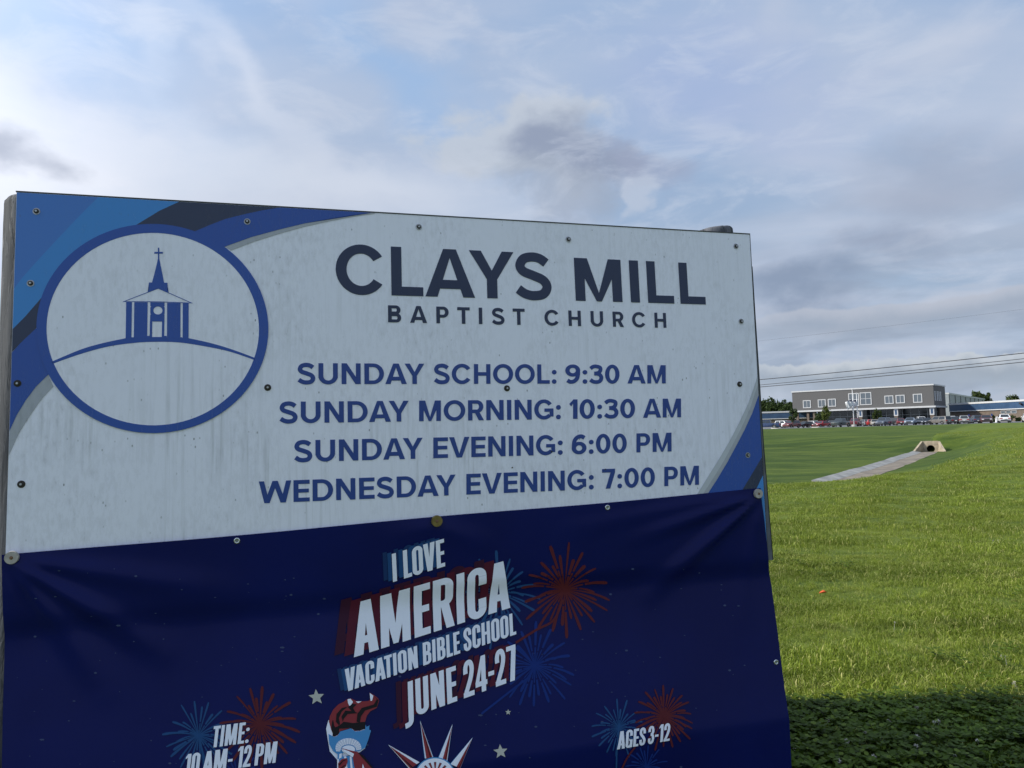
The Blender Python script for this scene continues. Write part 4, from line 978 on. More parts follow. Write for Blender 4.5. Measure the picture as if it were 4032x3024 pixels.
# posts
def post_fn(t, b):
    co = t.new('ShaderNodeTexCoord').outputs['Object']
    g = t.noise(t.mapping(co, (30, 30, 2.2)), 1., 7, .65); fl = t.noise(t.mapping(co, (11, 11, 3.)), 1.4, 6, .7, .8)
    c_ = t.mix(t.ramp(g, .35, .7), (.016, .020, .029), (.052, .058, .072)); sp_ = t.new('ShaderNodeSeparateXYZ'); t.l.new(co, sp_.inputs[0])
    peel = t.m('MULTIPLY', t.ramp(fl, .46, .56), t.ramp(sp_.outputs[2], 1.9, 2.28, .3, 1.))
    c_ = t.mix(t.m('MULTIPLY', peel, .85), c_, (.135, .14, .16)); t.put(b.inputs['Base Color'], c_)
    bp = t.new('ShaderNodeBump'); bp.inputs['Strength'].default_value = .9; bp.inputs['Distance'].default_value = .006
    t.l.new(t.m('ADD', g, t.m('MULTIPLY', peel, .6)), bp.inputs['Height']); t.l.new(bp.outputs[0], b.inputs['Normal'])
m_post = principled('weathered_post', rough=.85, fn=post_fn)
def post(uc, wc, vtop, rad, slant, seed):
    rg = np.random.default_rng(seed); n = 40; m_ = MB(); zsn = list(np.linspace(-ZO - .12, vtop - .03, 46)) + [vtop - .018, vtop - .007, vtop - .001]
    ph = rg.uniform(0, 6.28, 8); am = rg.uniform(.3, 1, 8); vs = []
    for j, v in enumerate(zsn):
        for k in range(n):
            a = 2 * math.pi * k / n
            rr2 = rad * (1 + .012 * sum(am[q] * math.sin((q + 2) * a + ph[q] + .7 * math.sin(v * (q + 1))) for q in range(6)) + rg.uniform(-.006, .006))
            crack = .05 * math.exp(-((a - 3.6 + .08 * math.sin(v * 5)) / .06) ** 2) + .05 * math.exp(-((a - 4.9 + .05 * math.sin(v * 7)) / .05) ** 2)
            rr2 *= 1 - crack
            if j >= len(zsn) - 3: rr2 *= (1, .985, .93)[j - len(zsn) + 3]
            x = uc + rr2 * math.cos(a); tp = slant * (rr2 * math.cos(a)) / rad if j >= len(zsn) - 4 else 0
            vs.append(S(x, v + tp, wc + rr2 * math.sin(a) * -1))
    c0 = len(vs); vs.append(S(uc, vtop + .001, wc))
    fs = [(j * n + k, j * n + (k + 1) % n, (j + 1) * n + (k + 1) % n, (j + 1) * n + k) for j in range(len(zsn) - 1) for k in range(n)] + [((len(zsn) - 1) * n + k, (len(zsn) - 1) * n + (k + 1) % n, c0) for k in range(n)]
    m_.add(vs, fs); return m_.build('post', m_post, sign, True)
wpost = -.036 - .078
ul, vl = uvw(12, 800, wpost + .02)
post(ul + .079, wpost, .012, .079, .004, 1)
ur, vr = uvw(2901, 890, wpost + .05); ur0 = uvw(2752, 905, wpost + .05)[0]
pr_ = .074; post(ur - pr_, wpost, uvw(2850, 887, wpost + .05)[1] - .006, pr_, .008, 2)
for v in (-.18, -1.02): sbox(.05, SW - .02, v - .045, v + .045, -.075, -.0345).build('cross_rail', m_wood, sign)

# corner artwork, measured off the photograph onto the panel
def z1(x, y): return x / 1.5082, 700 + y / 1.5082
def sm(pts, n=6): return catmull(pts, n)
def field(pts, L, cv=True): return ([uvw(*p) for p in pts], L)
pr = Print(); edge_up = [z1(1075, 130), z1(950, 195), z1(830, 270), z1(700, 380)]
pr.px([z1(60, 60), z1(1080, 60), z1(1075, 135), z1(950, 195), z1(830, 270), z1(700, 420), z1(350, 700), z1(240, 730), z1(150, 820), z1(50, 920)], 0)
pr.build('blue_field', p_mid, sign)
pr = Print(); pr.px(sm([z1(600, 100), z1(470, 230), z1(300, 410), z1(150, 575), z1(84, 660)]) + [z1(40, 940)] + [z1(68, 910), z1(150, 825), z1(245, 720), z1(420, 620), z1(700, 400), z1(830, 270), z1(950, 195), z1(1075, 138), z1(1130, 95)], 1)
pr.build('light_blue_stripe', p_light, sign, .0012)
pr = Print(); pr.px([z1(1130, 100), z1(1075, 138), z1(950, 195), z1(810, 280), z1(800, 420), z1(1200, 420), z1(1160, 318), z1(1340, 245), z1(1550, 200), z1(1800, 150), z1(1800, 120)], 0); pr.build('charcoal_stripe', p_dark, sign, .0014); pr = Print()
pr.px([z1(245, 715), z1(150, 825), z1(50, 925), z1(40, 1070), z1(120, 985), z1(215, 895), z1(300, 800)], 0); pr.build('charcoal_stripe', p_dark, sign, .0014)
pr = Print()
pr.px([z1(1160, 318), z1(1250, 280), z1(1340, 245), z1(1450, 218), z1(1550, 196), z1(1700, 172), z1(1900, 120), (1500, 800), (1467, 838), (1390, 847), (1300, 861), (1200, 880), (1100, 904), (990, 934), z1(1335, 410), z1(1200, 450), z1(1100, 400)], 0); pr.build('royal_blue_band', p_royal, sign, .0017); pr = Print()
pr.px([z1(215, 895), z1(120, 985), z1(30, 1085), z1(20, 1580), z1(50, 1520), z1(100, 1410), z1(155, 1320), z1(215, 1240), z1(285, 1172), z1(350, 1150), z1(300, 950)], 0); pr.build('royal_blue_band', p_royal, sign, .0017); pr = Print()
pr.px([(3010, 1480), (2985, 1559), (2962, 1625), (2930, 1695), (2901, 1750), (2862, 1822), (2820, 1892), (2784, 1947), (2690, 2080), (2600, 2200), (2760, 2200), (2862, 2020), (2921.6, 1930), (2960, 1866), (2996, 1805), (3040, 1720)], 0)
pr.build('royal_blue_band', p_royal, sign, .0017)
pr = Print()
pr.px([(1467, 838), (1390, 847), (1300, 861), (1200, 880), (1100, 904), (990, 934), z1(1335, 408), z1(1372, 432), (1000, 952), (1100, 921), (1200, 893), (1300, 871), (1390, 854), (1480, 841)], 0); pr.build('grey_shadow_line', p_grey, sign, .0010); pr = Print()
pr.px([z1(285, 1172), z1(215, 1240), z1(155, 1320), z1(100, 1410), z1(40, 1540), z1(36, 1690), z1(110, 1520), z1(180, 1410), z1(250, 1310), z1(318, 1240)], 0); pr.build('grey_shadow_line', p_grey, sign, .0010); pr = Print()
pr.px([(3010, 1480), (2985, 1559), (2962, 1625), (2930, 1695), (2901, 1750), (2862, 1822), (2820, 1892), (2784, 1947), (2690, 2080), (2672, 2080), (2766, 1947), (2803, 1890), (2848, 1818), (2889, 1742), (2920, 1682), (2952, 1610), (2978, 1530), (2998, 1470)], 0)
pr.build('grey_shadow_line', p_grey, sign, .0010)
pr = Print(); pr.px([(2998, 1470), (2978, 1530), (2952, 1610), (2920, 1682), (2889, 1742), (2848, 1818), (2803, 1890), (2766, 1947), (2672, 2080), (2650, 2080), (2744, 1947), (2790, 1872), (2835, 1800), (2876, 1730), (2912, 1660), (2945, 1590), (2972, 1515), (2990, 1450)], 0)
pr.build('pale_shadow_line', p_grey2, sign, .0010)
pr = Print(); pr.px([(3040, 1735), (2996, 1805), (2960, 1866), (2921.6, 1930), (2862, 2020), (2760, 2200), (2830, 2200), (2925, 2020), (2978, 1924), (2999.5, 1879), (3040, 1800)], 0); pr.build('charcoal_stripe', p_dark, sign, .0014)
pr = Print(); pr.px([(3040, 1800), (2999.5, 1879), (2978, 1924), (2925, 2020), (2830, 2210), (3060, 2230)], 0); pr.build('light_blue_stripe', p_light, sign, .0012)
# round emblem
def e(x, y): return 100 + x / 1.843, 850 + y / 1.843
uL = uvw(144.6, z1(0, 880)[1])[0]; uR = uvw(1057, z1(0, 900)[1])[0]; vT = uvw(z1(905, 0)[0], 882)[1]; vB = uvw(z1(900, 0)[0], 1706)[1]
iL = uvw(184.5, z1(0, 880)[1])[0]; iR = uvw(1020, z1(0, 900)[1])[0]; jT = uvw(z1(905, 0)[0], 917.5)[1]; jB = uvw(z1(900, 0)[0], 1675)[1]
co_, ci_ = ((uL + uR) / 2, (vT + vB) / 2), ((iL + iR) / 2, (jT + jB) / 2)
ao, bo, ai, bi = (uR - uL) / 2, (vT - vB) / 2, (iR - iL) / 2, (jT - jB) / 2
print('emblem', co_, ao, bo, ci_, ai, bi)
tt = np.linspace(0, 2 * math.pi, 97)
Print().poly([(ci_[0] + ai * 1.01 * math.cos(t), ci_[1] + bi * 1.01 * math.sin(t)) for t in tt[:-1]]).build('white_disc', m_panel, sign, .0024)
pr = Print(); pr.strip([(co_[0] + ao * math.cos(t), co_[1] + bo * math.sin(t)) for t in tt], [(ci_[0] + ai * math.cos(t), ci_[1] + bi * math.sin(t)) for t in tt]); pr.build('emblem_ring', p_royal, sign, .0030)
pr = Print()
up_ = sm([e(195, 1062), e(400, 972), e(560, 925), e(728, 891)]) + sm([e(1184, 888), e(1350, 925), e(1500, 970), e(1665, 1032)]); lo_ = sm([e(200, 1074), e(400, 1004), e(600, 950), e(800, 922), e(960, 915), e(1120, 920), e(1300, 947), e(1480, 985), e(1662, 1046)])
pr.px(sm([e(190, 1060), e(400, 972), e(560, 925), e(728, 889)]) + [e(960, 880)] + sm([e(1184, 888), e(1350, 925), e(1500, 970), e(1668, 1032)]) + lo_[::-1], 0)
# tower, cross, roof outline, body
pr.px([e(963, 233), e(973, 233), e(973, 318), e(963, 318)], 1); pr.px([e(937, 263), e(999, 263), e(999, 276), e(937, 276)], 2)
pr.px([e(963, 312), e(973, 312), e(979, 345), e(987, 385), e(1008, 487), e(920, 486), e(942, 405), e(955, 350)], 3)
pr.px([e(898, 485), e(1031, 487), e(1031, 540), e(1040, 560), e(965, 526), e(889, 556), e(898, 535)], 4)
pr.px([e(705, 625), e(965, 524), e(965, 530), e(722, 623)], 2); pr.px([e(1218, 636), e(965, 524), e(965, 530), e(1198, 632)], 3); pr.px([e(705, 625), e(960, 627), e(1218, 636), e(1198, 631), e(960, 622), e(722, 621)], 4)
cols_ = [(775, 792), (889, 909), (1011, 1030), (1127, 1143)]
xb = [733] + [q for c_ in cols_ for q in c_] + [1186]
for k in range(0, len(xb), 2):
    yt = 626 + (xb[k] - 733) * .02
    if k == 4: continue
    pr.px([e(xb[k], yt), e(xb[k + 1], yt + 1), e(xb[k + 1] - 4 + (xb[k + 1] > 1000) * 3, 890), e(xb[k] - 4 + (xb[k] > 1000) * 3, 890)], 2)
for a, b in cols_:
    yb_ = 872 if 880 < a < 1020 else 882; pr.px([e(a - 5, yb_), e(b - 3, yb_), e(b - 3, 900), e(a - 5, 900)], 3)
# centre bay with round window and door left open
pr.px([e(908, 628), e(1011, 630), e(1011, 658), e(908, 658)], 2)
circ = [(963 + 33 * math.cos(t), 688 - 29 * math.sin(t)) for t in np.linspace(0, 2 * math.pi, 33)]
def edge_pt(t): c_, s2 = math.cos(t), math.sin(t); k = min(52 / max(abs(c_), 1e-6), 30 / max(abs(s2), 1e-6)); return (960 + c_ * k, 688 - s2 * k)
for k in range(32):
    t0, t1 = 2 * math.pi * k / 32, 2 * math.pi * (k + 1) / 32
    pr.px([e(*circ[k]), e(*circ[k + 1]), e(*edge_pt(t1)), e(*edge_pt(t0))], 3)
pr.px([e(907, 717), e(1011, 717), e(1010, 768), e(906, 768)], 2); pr.px([e(905, 768), e(922, 768), e(920, 890), e(904, 890)], 4); pr.px([e(993, 768), e(1010, 768), e(1008, 890), e(991, 890)], 4); pr.px([e(904, 880), e(1008, 880), e(1008, 900), e(904, 900)], 1)
pr.build('church_emblem', p_royal, sign, .0030)

# words
def A1(x, y): return 1250 + x / 2.4578, 900 + y / 2.4578
def A2(x, y): return 2000 + x / 2.4578, 900 + y / 2.4578
def B1(x, y): return 1000 + x / 2.4578, 1400 + y / 2.4578
def B2(x, y): return 1900 + x / 2.4578, 1400 + y / 2.4578
pr = Print(); hv = (-3, -192.5); base = ((1542, 1163.3), (2779, 1199.2))
for ch, xa, xb_ in (('C', 1322.5, 1515.5), ('L', 1541.5, 1667), ('A', 1675, 1870.5), ('Y', 1850, 2026.5), ('S', 2030, 2174)): word(pr, ch, WIDE, *base, hv, xa, xb_)
pr.build('lettering', p_navy, sign, .0012); pr = Print()
hv2 = (-5, -181)
for ch, xa, xb_ in (('M', 2267, 2451), ('I', 2484, 2520), ('L', 2552, 2655), ('L', 2679.5, 2779)): word(pr, ch, WIDE, *base, hv2, xa, xb_)
pr.build('lettering', p_navy, sign, .0012)
pr = Print(); base = (A1(683, 907), A2(1533, 961)); hv = (-.5, -67)
word(pr, 'BAPTIST', WIDE, *base, hv, A1(683, 0)[0], A1(2007, 0)[0], track=True); pr.build('lettering', p_navy, sign, .0012); pr = Print(); word(pr, 'CHURCH', WIDE, *base, (-1, -65), A2(355, 0)[0], A2(1533, 0)[0], track=True)
pr.build('lettering', p_navy, sign, .0012)
rows = [((B1(858, 277), B2(1772, 270)), (0, -82), [('SUNDAY', 1, 420, 1650), ('SCHOOL', 0, 1708, 2164.5), (':', 0, 2172.5, 2191), ('9:30', 2, 800, 1325), ('AM', 2, 1402, 1772)]),
        ((B1(692, 650), B2(1920, 597)), (0, -84), [('SUNDAY', 1, 245, 1500), ('MORNING', 0, 1650, 2180.5), (':', 0, 2189, 2208), ('10:30', 2, 838, 1475), ('AM', 2, 1552, 1920)]),
        ((B1(833, 1020), B2(1828, 928)), (0, -84.5), [('SUNDAY', 1, 388, 1635), ('EVENING', 0, 1706, 2187), (':', 0, 2196, 2215.5), ('6:00', 2, 862, 1395), ('PM', 2, 1488, 1828)]),
        ((B1(372, 1418), B2(2093, 1250)), (0, -86), [('WEDNESDAY', 1, 47, 1955), ('EVENING', 0, 1836, 2309), (':', 0, 2318.5, 2337.5), ('7:00', 2, 1155, 1667), ('PM', 2, 1758, 2093)])]
for base, hv, words in rows:
    for tx, sp_, xa, xb_ in words:
        pr = Print()
        if sp_ == 1: xa, xb_ = B1(xa, 0)[0], B1(xb_, 0)[0]
        if sp_ == 2: xa, xb_ = B2(xa, 0)[0], B2(xb_, 0)[0]
        t = (xa - base[0][0]) / (base[1][0] - base[0][0]); hh = hv[1] * (1 - .125 * t)
        word(pr, tx, WIDE, (xa, base[0][1] + (base[1][1] - base[0][1]) * t), (xa + 100, base[0][1] + (base[1][1] - base[0][1]) * (t + 100 / (base[1][0] - base[0][0]))), (0, hh), xa, xb_)
        pr.build('lettering', p_let, sign, .0012)

# screws
m_zinc = weathered('zinc', (.42, .43, .45), .4, .4, 60, metal=.7); m_rub = weathered('rubber_washer', (.04, .035, .03), .8, .3, 40); m_rust = weathered('rusty_screw', (.16, .09, .05), .7, .4, 50)
def disc(r0, r1, w0, w1, n=20, rin=0):
    m_ = MB(); m_.tube([(0, -w0, 0), (0, -w1, 0)], [r0, r1], n); return m_
sw_rub = disc(.0105, .0098, 0, .0018).mesh('washer'); sw_head = disc(.0070, .0064, .0018, .0042).mesh('screw'); sw_hex = disc(.0036, .0032, .0042, .0075, 6).mesh('hex_head')
scr = [(144, 832.6, 0), (121, 1116, 0), (973.5, 873, 0), (69.6, 1510, 1), (1054, 1526, 1), (1649, 894, 0), (2238, 943, 0), (2897.5, 970, 0), (2918, 1265.6, 0), (2912, 1513, 1), (1996, 1529, 1), (2943.6, 1792, 0), (84, 1906.6, 1)]
for x, y, k in scr:
    u, v = uvw(x, y); o = link('screw', sw_head, m_rub, sign, S(u, v, .0005)); link('washer', sw_rub, m_rub if k else m_zinc, o); link('hex_head', sw_hex, m_zinc, o)

for x, y, r in ((2171, 1778, .0035), (2016, 1841, .003), (2382, 1848, .003), (2866, 942, .0015), (2912, 966, .0015), (2330, 907, .0016)):
    u, v = uvw(x, y); Print().poly([(u + r * math.cos(a), v + r * .8 * math.sin(a + .4)) for a in np.linspace(0, 6.283, 9)[:-1]]).build('nail_hole', m_rub, sign, .0036)
# ================================================================== THE BANNER
bsp = {}
def bfn(t, b):
    co = t.new('ShaderNodeTexCoord').outputs['Object']
    t.put(b.inputs['Base Color'], t.mix(t.ramp(t.noise(co, 1.6, 4, .5), .35, .65), (.0008, .0042, .072), (.0014, .0062, .094)))
    bp = t.new('ShaderNodeBump'); bp.inputs['Strength'].default_value = .22; bp.inputs['Distance'].default_value = .006
    t.l.new(t.noise(co, 5, 5, .5), bp.inputs['Height']); t.l.new(bp.outputs[0], b.inputs['Normal'])
m_ban = principled('navy_vinyl', rough=.26, spec=.17, fn=bfn)
def vinyl(name, col): return principled('vinyl_' + name, col, .36, spec=.15)
v_white = vinyl('white', (.84, .87, 1.0)); v_red = vinyl('red', (.26, .035, .045)); v_dred = vinyl('dim_red', (.085, .010, .028)); v_ddred = vinyl('deep_red', (.040, .008, .030))
v_blue = vinyl('blue', (.035, .16, .38)); v_dblue = vinyl('dim_blue', (.015, .07, .21)); v_ddblue = vinyl('deep_blue', (.009, .036, .13)); v_roy = vinyl('royal', (.006, .028, .19)); v_star = vinyl('cream', (.50, .50, .46)); v_black = vinyl('black', (.012, .010, .014)); v_sky = vinyl('sky_blue', (.07, .27, .58)); v_fred = vinyl('firework_red', (.105, .016, .024)); v_mute = vinyl('speck', (.05, .07, .16))
ban = bpy.data.objects.new('event_banner', None); COL.objects.link(ban); ban.matrix_world = SMAT
tag(ban, 'dark navy vinyl banner with fireworks and white lettering, pinned below the church notice board', 'banner')
uTL, vTL = uvw(7, 2184, .006); uTR, vTR = uvw(2995, 1922, .006)
LE = [buv(*p) for p in ((6, 2184), (12, 2430), (17, 2580), (11, 2800), (7, 3024))]; RE = [buv(*p) for p in ((2995, 1922), (3001, 1985), (3010, 2048), (3027, 2214), (3037, 2300), (3062, 2487), (3094, 2742), (3117, 3024))]
LEV, LEU = [-q[1] for q in LE], [q[0] for q in LE]; REV, REU = [-q[1] for q in RE], [q[0] for q in RE]
vbot = -2.12; nu, nv = int((uTR - uTL) / .012), int((-vbot + vTL + 0) / .012)
vs = []
for j in range(nv + 1):
    q = j / nv
    for i in range(nu + 1):
        p = i / nu
        top = vTL + (vTR - vTL) * p - .004 * math.sin(p * math.pi * 2) ** 2; v = top + (vbot - top) * q
        ul_ = float(np.interp(-v, LEV, LEU)); ur_ = float(np.interp(-v, REV, REU))
        u = ul_ + (ur_ - ul_) * p; vs.append(S(u, v, bw(u, v)))
m_ = MB(); m_.add(vs, [(j * (nu + 1) + i, j * (nu + 1) + i + 1, (j + 1) * (nu + 1) + i + 1, (j + 1) * (nu + 1) + i) for j in range(nv) for i in range(nu)])
sheet = m_.build('sheet', m_ban, ban, True, False)
# fixings
wash = disc(.0215, .0205, -.006, .003, 28).mesh('washer'); m_wsh = weathered('pale_washer', (.42, .39, .36), .6, .25, 40); m_brass = weathered('brass', (.22, .17, .06), .4, .3, 40, metal=.6)
for x, y, rr2, mt in ((49, 2194.6, .84, m_wsh), (1719, 2051, .86, m_brass), (2982, 1943.5, .80, m_wsh)):
    u, v = buv(x, y); o = link('fixing_washer', wash, mt, ban, S(u, v, bw(u, v) + .0075)); o.scale = (rr2, 1, rr2); q_ = link('screw', disc(.006, .004, .003, .006, 8).mesh('screw'), m_rust, o)
gro = MB(); n = 24; prof = [(.0042, 0), (.0048, .0022), (.0068, .0030), (.0086, .0022), (.0092, 0)]
gro.add([(r * math.cos(a), -w_, r * math.sin(a)) for r, w_ in prof for a in np.linspace(0, 2 * math.pi, n, endpoint=False)], [(i * n + k, i * n + (k + 1) % n, (i + 1) * n + (k + 1) % n, (i + 1) * n + k) for i in range(len(prof) - 1) for k in range(n)])
gm = gro.mesh('grommet', True); m_chr = principled('nickel', (.6, .62, .64), .2, .9); gin = disc(.0043, .0043, 0, .0006, 16).mesh('grommet_hole'); m_hole = principled('grommet_hole', (.20, .24, .22), .6)
for x, y in ((933, 2129), (2391.5, 1998), (3055, 2607)):
    u, v = buv(x, y); o = link('grommet', gm, m_chr, ban, S(u, v, bw(u, v) + .0006)); link('grommet_hole', gin, m_hole, o)

# printed matter
def C5(x, y): return 1250 + x / 2.4765, 2080 + y / 2.4765
def C6(x, y): return 1200 + x / 2.949, 2650 + y / 2.949
def C7(x, y): return 600 + x / 3.16, 2650 + y / 3.16
def C9(x, y): return 2200 + x / 2.4578, 2500 + y / 2.4578
def firework(cx_, cy_, Rr, mat, seed, z0=.0012, nray=30, th=.06, trail=None, name='firework', lo=0, hi=360):
    rg = random.Random(seed); pr = Print(); lay = 0
    for k in range(nray):
        a = R_(lo + (hi - lo) * (k + rg.uniform(-.25, .25)) / nray); ln = Rr * (rg.uniform(.88, 1.05) if k % 2 == 0 else rg.uniform(.6, .8))
        dx, dy = math.cos(a), -math.sin(a); droop = Rr * .16 * abs(dx)
        def P(t): return (cx_ + dx * ln * t - dx * ln * .06 * t * t, cy_ + dy * ln * t + droop * t ** 2.4 * (1.2 if dy < .2 else .4))
        gap = rg.choice([.0, .0, .42, .5])
        segs = [(.06, .42), (.46, 1.)] if gap else [(.05, 1.)]
        for (t0, t1) in segs:
            pts = [P(t0 + (t1 - t0) * q / 9) for q in range(10)]
            L, Rr_ = stroke(pts, Rr * th * rg.uniform(.75, 1.25), False, lambda q, t0=t0, t1=t1: (.25 + .75 * min(1, (t0 + (t1 - t0) * q) * 1.15)) * (1 if q < .96 else .6))
            L = [buv(*p) for p in L]; Rr_ = [buv(*p) for p in Rr_]; pr.strip(L, Rr_, lay % 6); lay += 1
    pr.poly([buv(cx_ + Rr * .055 * math.cos(t), cy_ + Rr * .055 * math.sin(t)) for t in np.linspace(0, 6.28, 13)[:-1]], 7)
    if trail:
        L, Rr_ = stroke(trail, Rr * .05, True); pr.strip([buv(*p) for p in L], [buv(*p) for p in Rr_], 8)
    pr.build(name, mat, ban, z0, True)
firework(2222, 2322, 185, v_fred, 1, .0012, 34, trail=[(2215, 2360), (2180, 2440), (2110, 2480), (2030, 2530)])
firework(1965, 2335, 165, v_dblue, 2, .0006, 30, trail=[(1962, 2380), (1940, 2480), (1925, 2590)])
firework(2105, 2622, 170, v_roy, 3, .0012, 32, trail=[(2090, 2660), (2010, 2720), (1895, 2810)])
firework(782, 2895, 150, v_dblue, 4, .0012, 30, trail=[(785, 2900), (800, 2980), (805, 3060)])
firework(1022, 2852, 168, v_fred, 5, .0018, 34)
firework(2436, 2864, 118, v_dblue, 6, .0012, 30, .055, trail=[(2436, 2870), (2428, 2960), (2425, 3060)])
firework(2614, 2820, 132, v_fred, 7, .0018, 40, trail=[(2500, 2940), (2470, 2980), (2445, 3030)])
firework(2545, 3020, 100, v_roy, 8, .0012, 26)
firework(935, 3060, 120, v_roy, 9, .0010, 26)
def btext(tx, Q, base, hv, xa, xb_, mat, z0, off=(0, 0), name='lettering'):
    sl = (base[1][1] - base[0][1]) / (base[1][0] - base[0][0])
    for t_, a, b in zip(tx, xa, xb_):
        pr = Print()
        y = base[0][1] + sl * (a - base[0][0]); word(pr, t_, Q, (a, y), (b, y + sl * (b - a)), hv, a, b, True, off)
        pr.build(name, mat, ban, z0, True)
X5 = lambda x: C5(x, 0)[0]; X6 = lambda x: C6(x, 0)[0]; X7 = lambda x: C7(x, 0)[0]; X9 = lambda x: C9(x, 0)[0]
lines = [
 (('I', 'LOVE'), (C5(737, 522), C5(1242, 368)), (-5, -110), (X5(735), X5(842)), (X5(775), X5(1243)), (v_ddblue, v_dblue), ((-36, -4), (-18, -2))),
 (('AMERICA',), (C5(355, 1255), C5(1878, 772)), (-3, -211), (X5(355),), (X5(1878),), (v_ddred, v_dred), ((-77, -6), (-38, -3))),
 (('VACATION', 'BIBLE', 'SCHOOL'), (C5(270, 1594), C5(1935, 1030)), (-3, -89), (X5(272), X5(1030), X5(1425)), (X5(980), X5(1390), X5(1935)), (v_ddblue, v_dblue), ((-30, 0), (-15, 0))),
 (('JUNE', '24-27'), (C6(1165, 535), C5(1942, 1470)), (-4, -143), (X6(1165), X5(1425)), (X6(1768), X5(1942)), (v_ddred, v_dred), ((-47, 2), (-24, 1)))]
for tx, base, hv, xa, xb_, ms, offs in lines:
    btext(tx, COND, base, hv, xa, xb_, ms[0], .0026, offs[0], 'echo_lettering'); btext(tx, COND, base, hv, xa, xb_, ms[1], .0034, offs[1], 'echo_lettering')
for tx, base, hv, xa, xb_, ms, offs in lines: btext(tx, COND, base, hv, xa, xb_, v_white, .0043)
btext(('TIME:',), COND, (C7(740, 922), C7(1135, 868)), (9.5, -84), (X7(738),), (X7(1196),), v_white, .0043)
btext(('10', 'AM-', '12', 'PM'), COND, (C7(1050, 1178), C7(1530, 1108)), (9.5, -85), (X7(395), X7(618), X7(1046), X7(1268)), (X7(577), X7(988), X7(1218), X7(1532)), v_white, .0043)
btext(('AGES', '3-12'), COND, (C9(558, 1105), C9(1068, 1018)), (5, -70), (X9(558), X9(852)), (X9(830), X9(1066)), v_white, .0043)
def star(cx_, cy_, r, rot=0):
    pr = Print(); P = [(cx_ + (r if k % 2 == 0 else r * .45) * math.sin(R_(rot + 36 * k)), cy_ - (r if k % 2 == 0 else r * .45) * math.cos(R_(rot + 36 * k))) for k in range(10)]
    pr.px(P, 0, True); pr.build('star', v_star, ban, .0026, True)
star(1246, 2744, 32, -5); star(2000, 2803, 12, 0); star(1970, 2958, 29, -5)
rg = random.Random(5); pr = Print()
for k in range(150):
    x, y = rg.uniform(60, 3000), rg.uniform(2230, 3020); r = rg.choice([1.2, 1.5, 1.8, 2.4, 4]); a = rg.uniform(0, 3.14)
    pr.px([(x + r * 1.6 * math.cos(a + t) * (1.6 if k % 3 == 0 else 1), y + r * math.sin(a + t)) for t in (0, 1.2, 2.4, 3.7, 5)], 0, True)
pr.build('specks', v_mute, ban, .0007, True)
# torch
def art(polys, name, mat, z0):
    pr = Print()
    for l, P in enumerate(polys): pr.px([C6(*p) for p in P], l % 7, True)
    pr.build(name, mat, ban, z0, True)
flame = [(340, 735), (305, 650), (280, 560), (290, 500), (330, 420), (390, 360), (450, 330), (490, 300), (530, 290), (600, 320), (680, 325), (740, 320), (770, 290), (750, 222), (800, 250), (850, 290), (862, 320), (835, 400), (760, 440), (720, 490), (700, 560), (695, 640), (640, 665), (580, 668), (535, 632), (470, 652), (410, 670), (385, 715)]
art([[(248, 640), (275, 540), (330, 640), (320, 740), (420, 690), (560, 640), (700, 650), (740, 700), (700, 870), (640, 915), (600, 935), (470, 960), (380, 1010), (290, 905), (262, 740)]], 'torch_highlight', v_white, .0026)
art([flame], 'torch_flame', v_red, .0034)
art([[(495, 300), (530, 293), (560, 330), (520, 385), (500, 340)], [(752, 226), (795, 258), (780, 315), (762, 318)], [(590, 325), (660, 322), (620, 345)]], 'flame_highlight', v_white, .0046)
art([sm([(340, 735), (310, 640), (325, 540), (350, 620), (400, 600)]) + [(395, 700)], [(395, 600), (360, 560), (368, 470), (430, 400), (500, 385), (430, 440), (395, 520), (410, 590)], [(395, 610), (450, 560), (560, 575), (700, 560), (700, 640), (640, 662), (580, 660), (540, 630), (440, 640), (390, 640)],
     [(440, 560), (425, 500), (470, 430), (560, 440), (620, 460), (500, 470), (455, 520)], [(600, 560), (610, 470), (660, 400), (800, 360), (835, 300), (800, 260), (855, 310), (835, 385), (700, 430), (650, 500), (640, 570)], [(500, 390), (545, 350), (600, 360), (560, 400), (590, 455), (550, 445)]], 'flame_shadow', v_black, .0040)
art([[(275, 700), (340, 738), (385, 718), (410, 672), (470, 655), (535, 635), (580, 670), (640, 668), (700, 650), (705, 590), (715, 620), (750, 600), (745, 650), (768, 660), (735, 770), (700, 860), (630, 900), (470, 905), (400, 950), (330, 900), (285, 820)]], 'torch_bowl', v_sky, .0052)
L, Rr_ = ([(505 + 150 * math.cos(t), 860 - 112 * math.sin(t)) for t in np.linspace(-.15, 3.5, 30)], [(505 + 88 * math.cos(t), 880 - 60 * math.sin(t)) for t in np.linspace(-.15, 3.5, 30)])
pr = Print()
for k in range(29):
    if k % 2 == 0: pr.px([C6(*L[k]), C6(*L[k + 1]), C6(*Rr_[k + 1]), C6(*Rr_[k])], 0, True)
    else:
        m0 = [tuple(np.array(L[k]) * .8 + np.array(L[k + 1]) * .2), tuple(np.array(L[k]) * .25 + np.array(L[k + 1]) * .75), tuple(np.array(Rr_[k]) * .25 + np.array(Rr_[k + 1]) * .75), tuple(np.array(Rr_[k]) * .8 + np.array(Rr_[k + 1]) * .2)]; pr.px([C6(*p) for p in m0], 1, True)
pr.px([C6(505 + 78 * math.cos(t), 878 - 48 * math.sin(t)) for t in np.linspace(0, 6.28, 17)[:-1]], 2, True); pr.build('torch_gallery', v_white, ban, .0062, True)
art([[(380, 940), (420, 880), (440, 960), (520, 950), (560, 940), (590, 1110), (500, 1160), (380, 1160)]], 'torch_handle', v_sky, .0068)
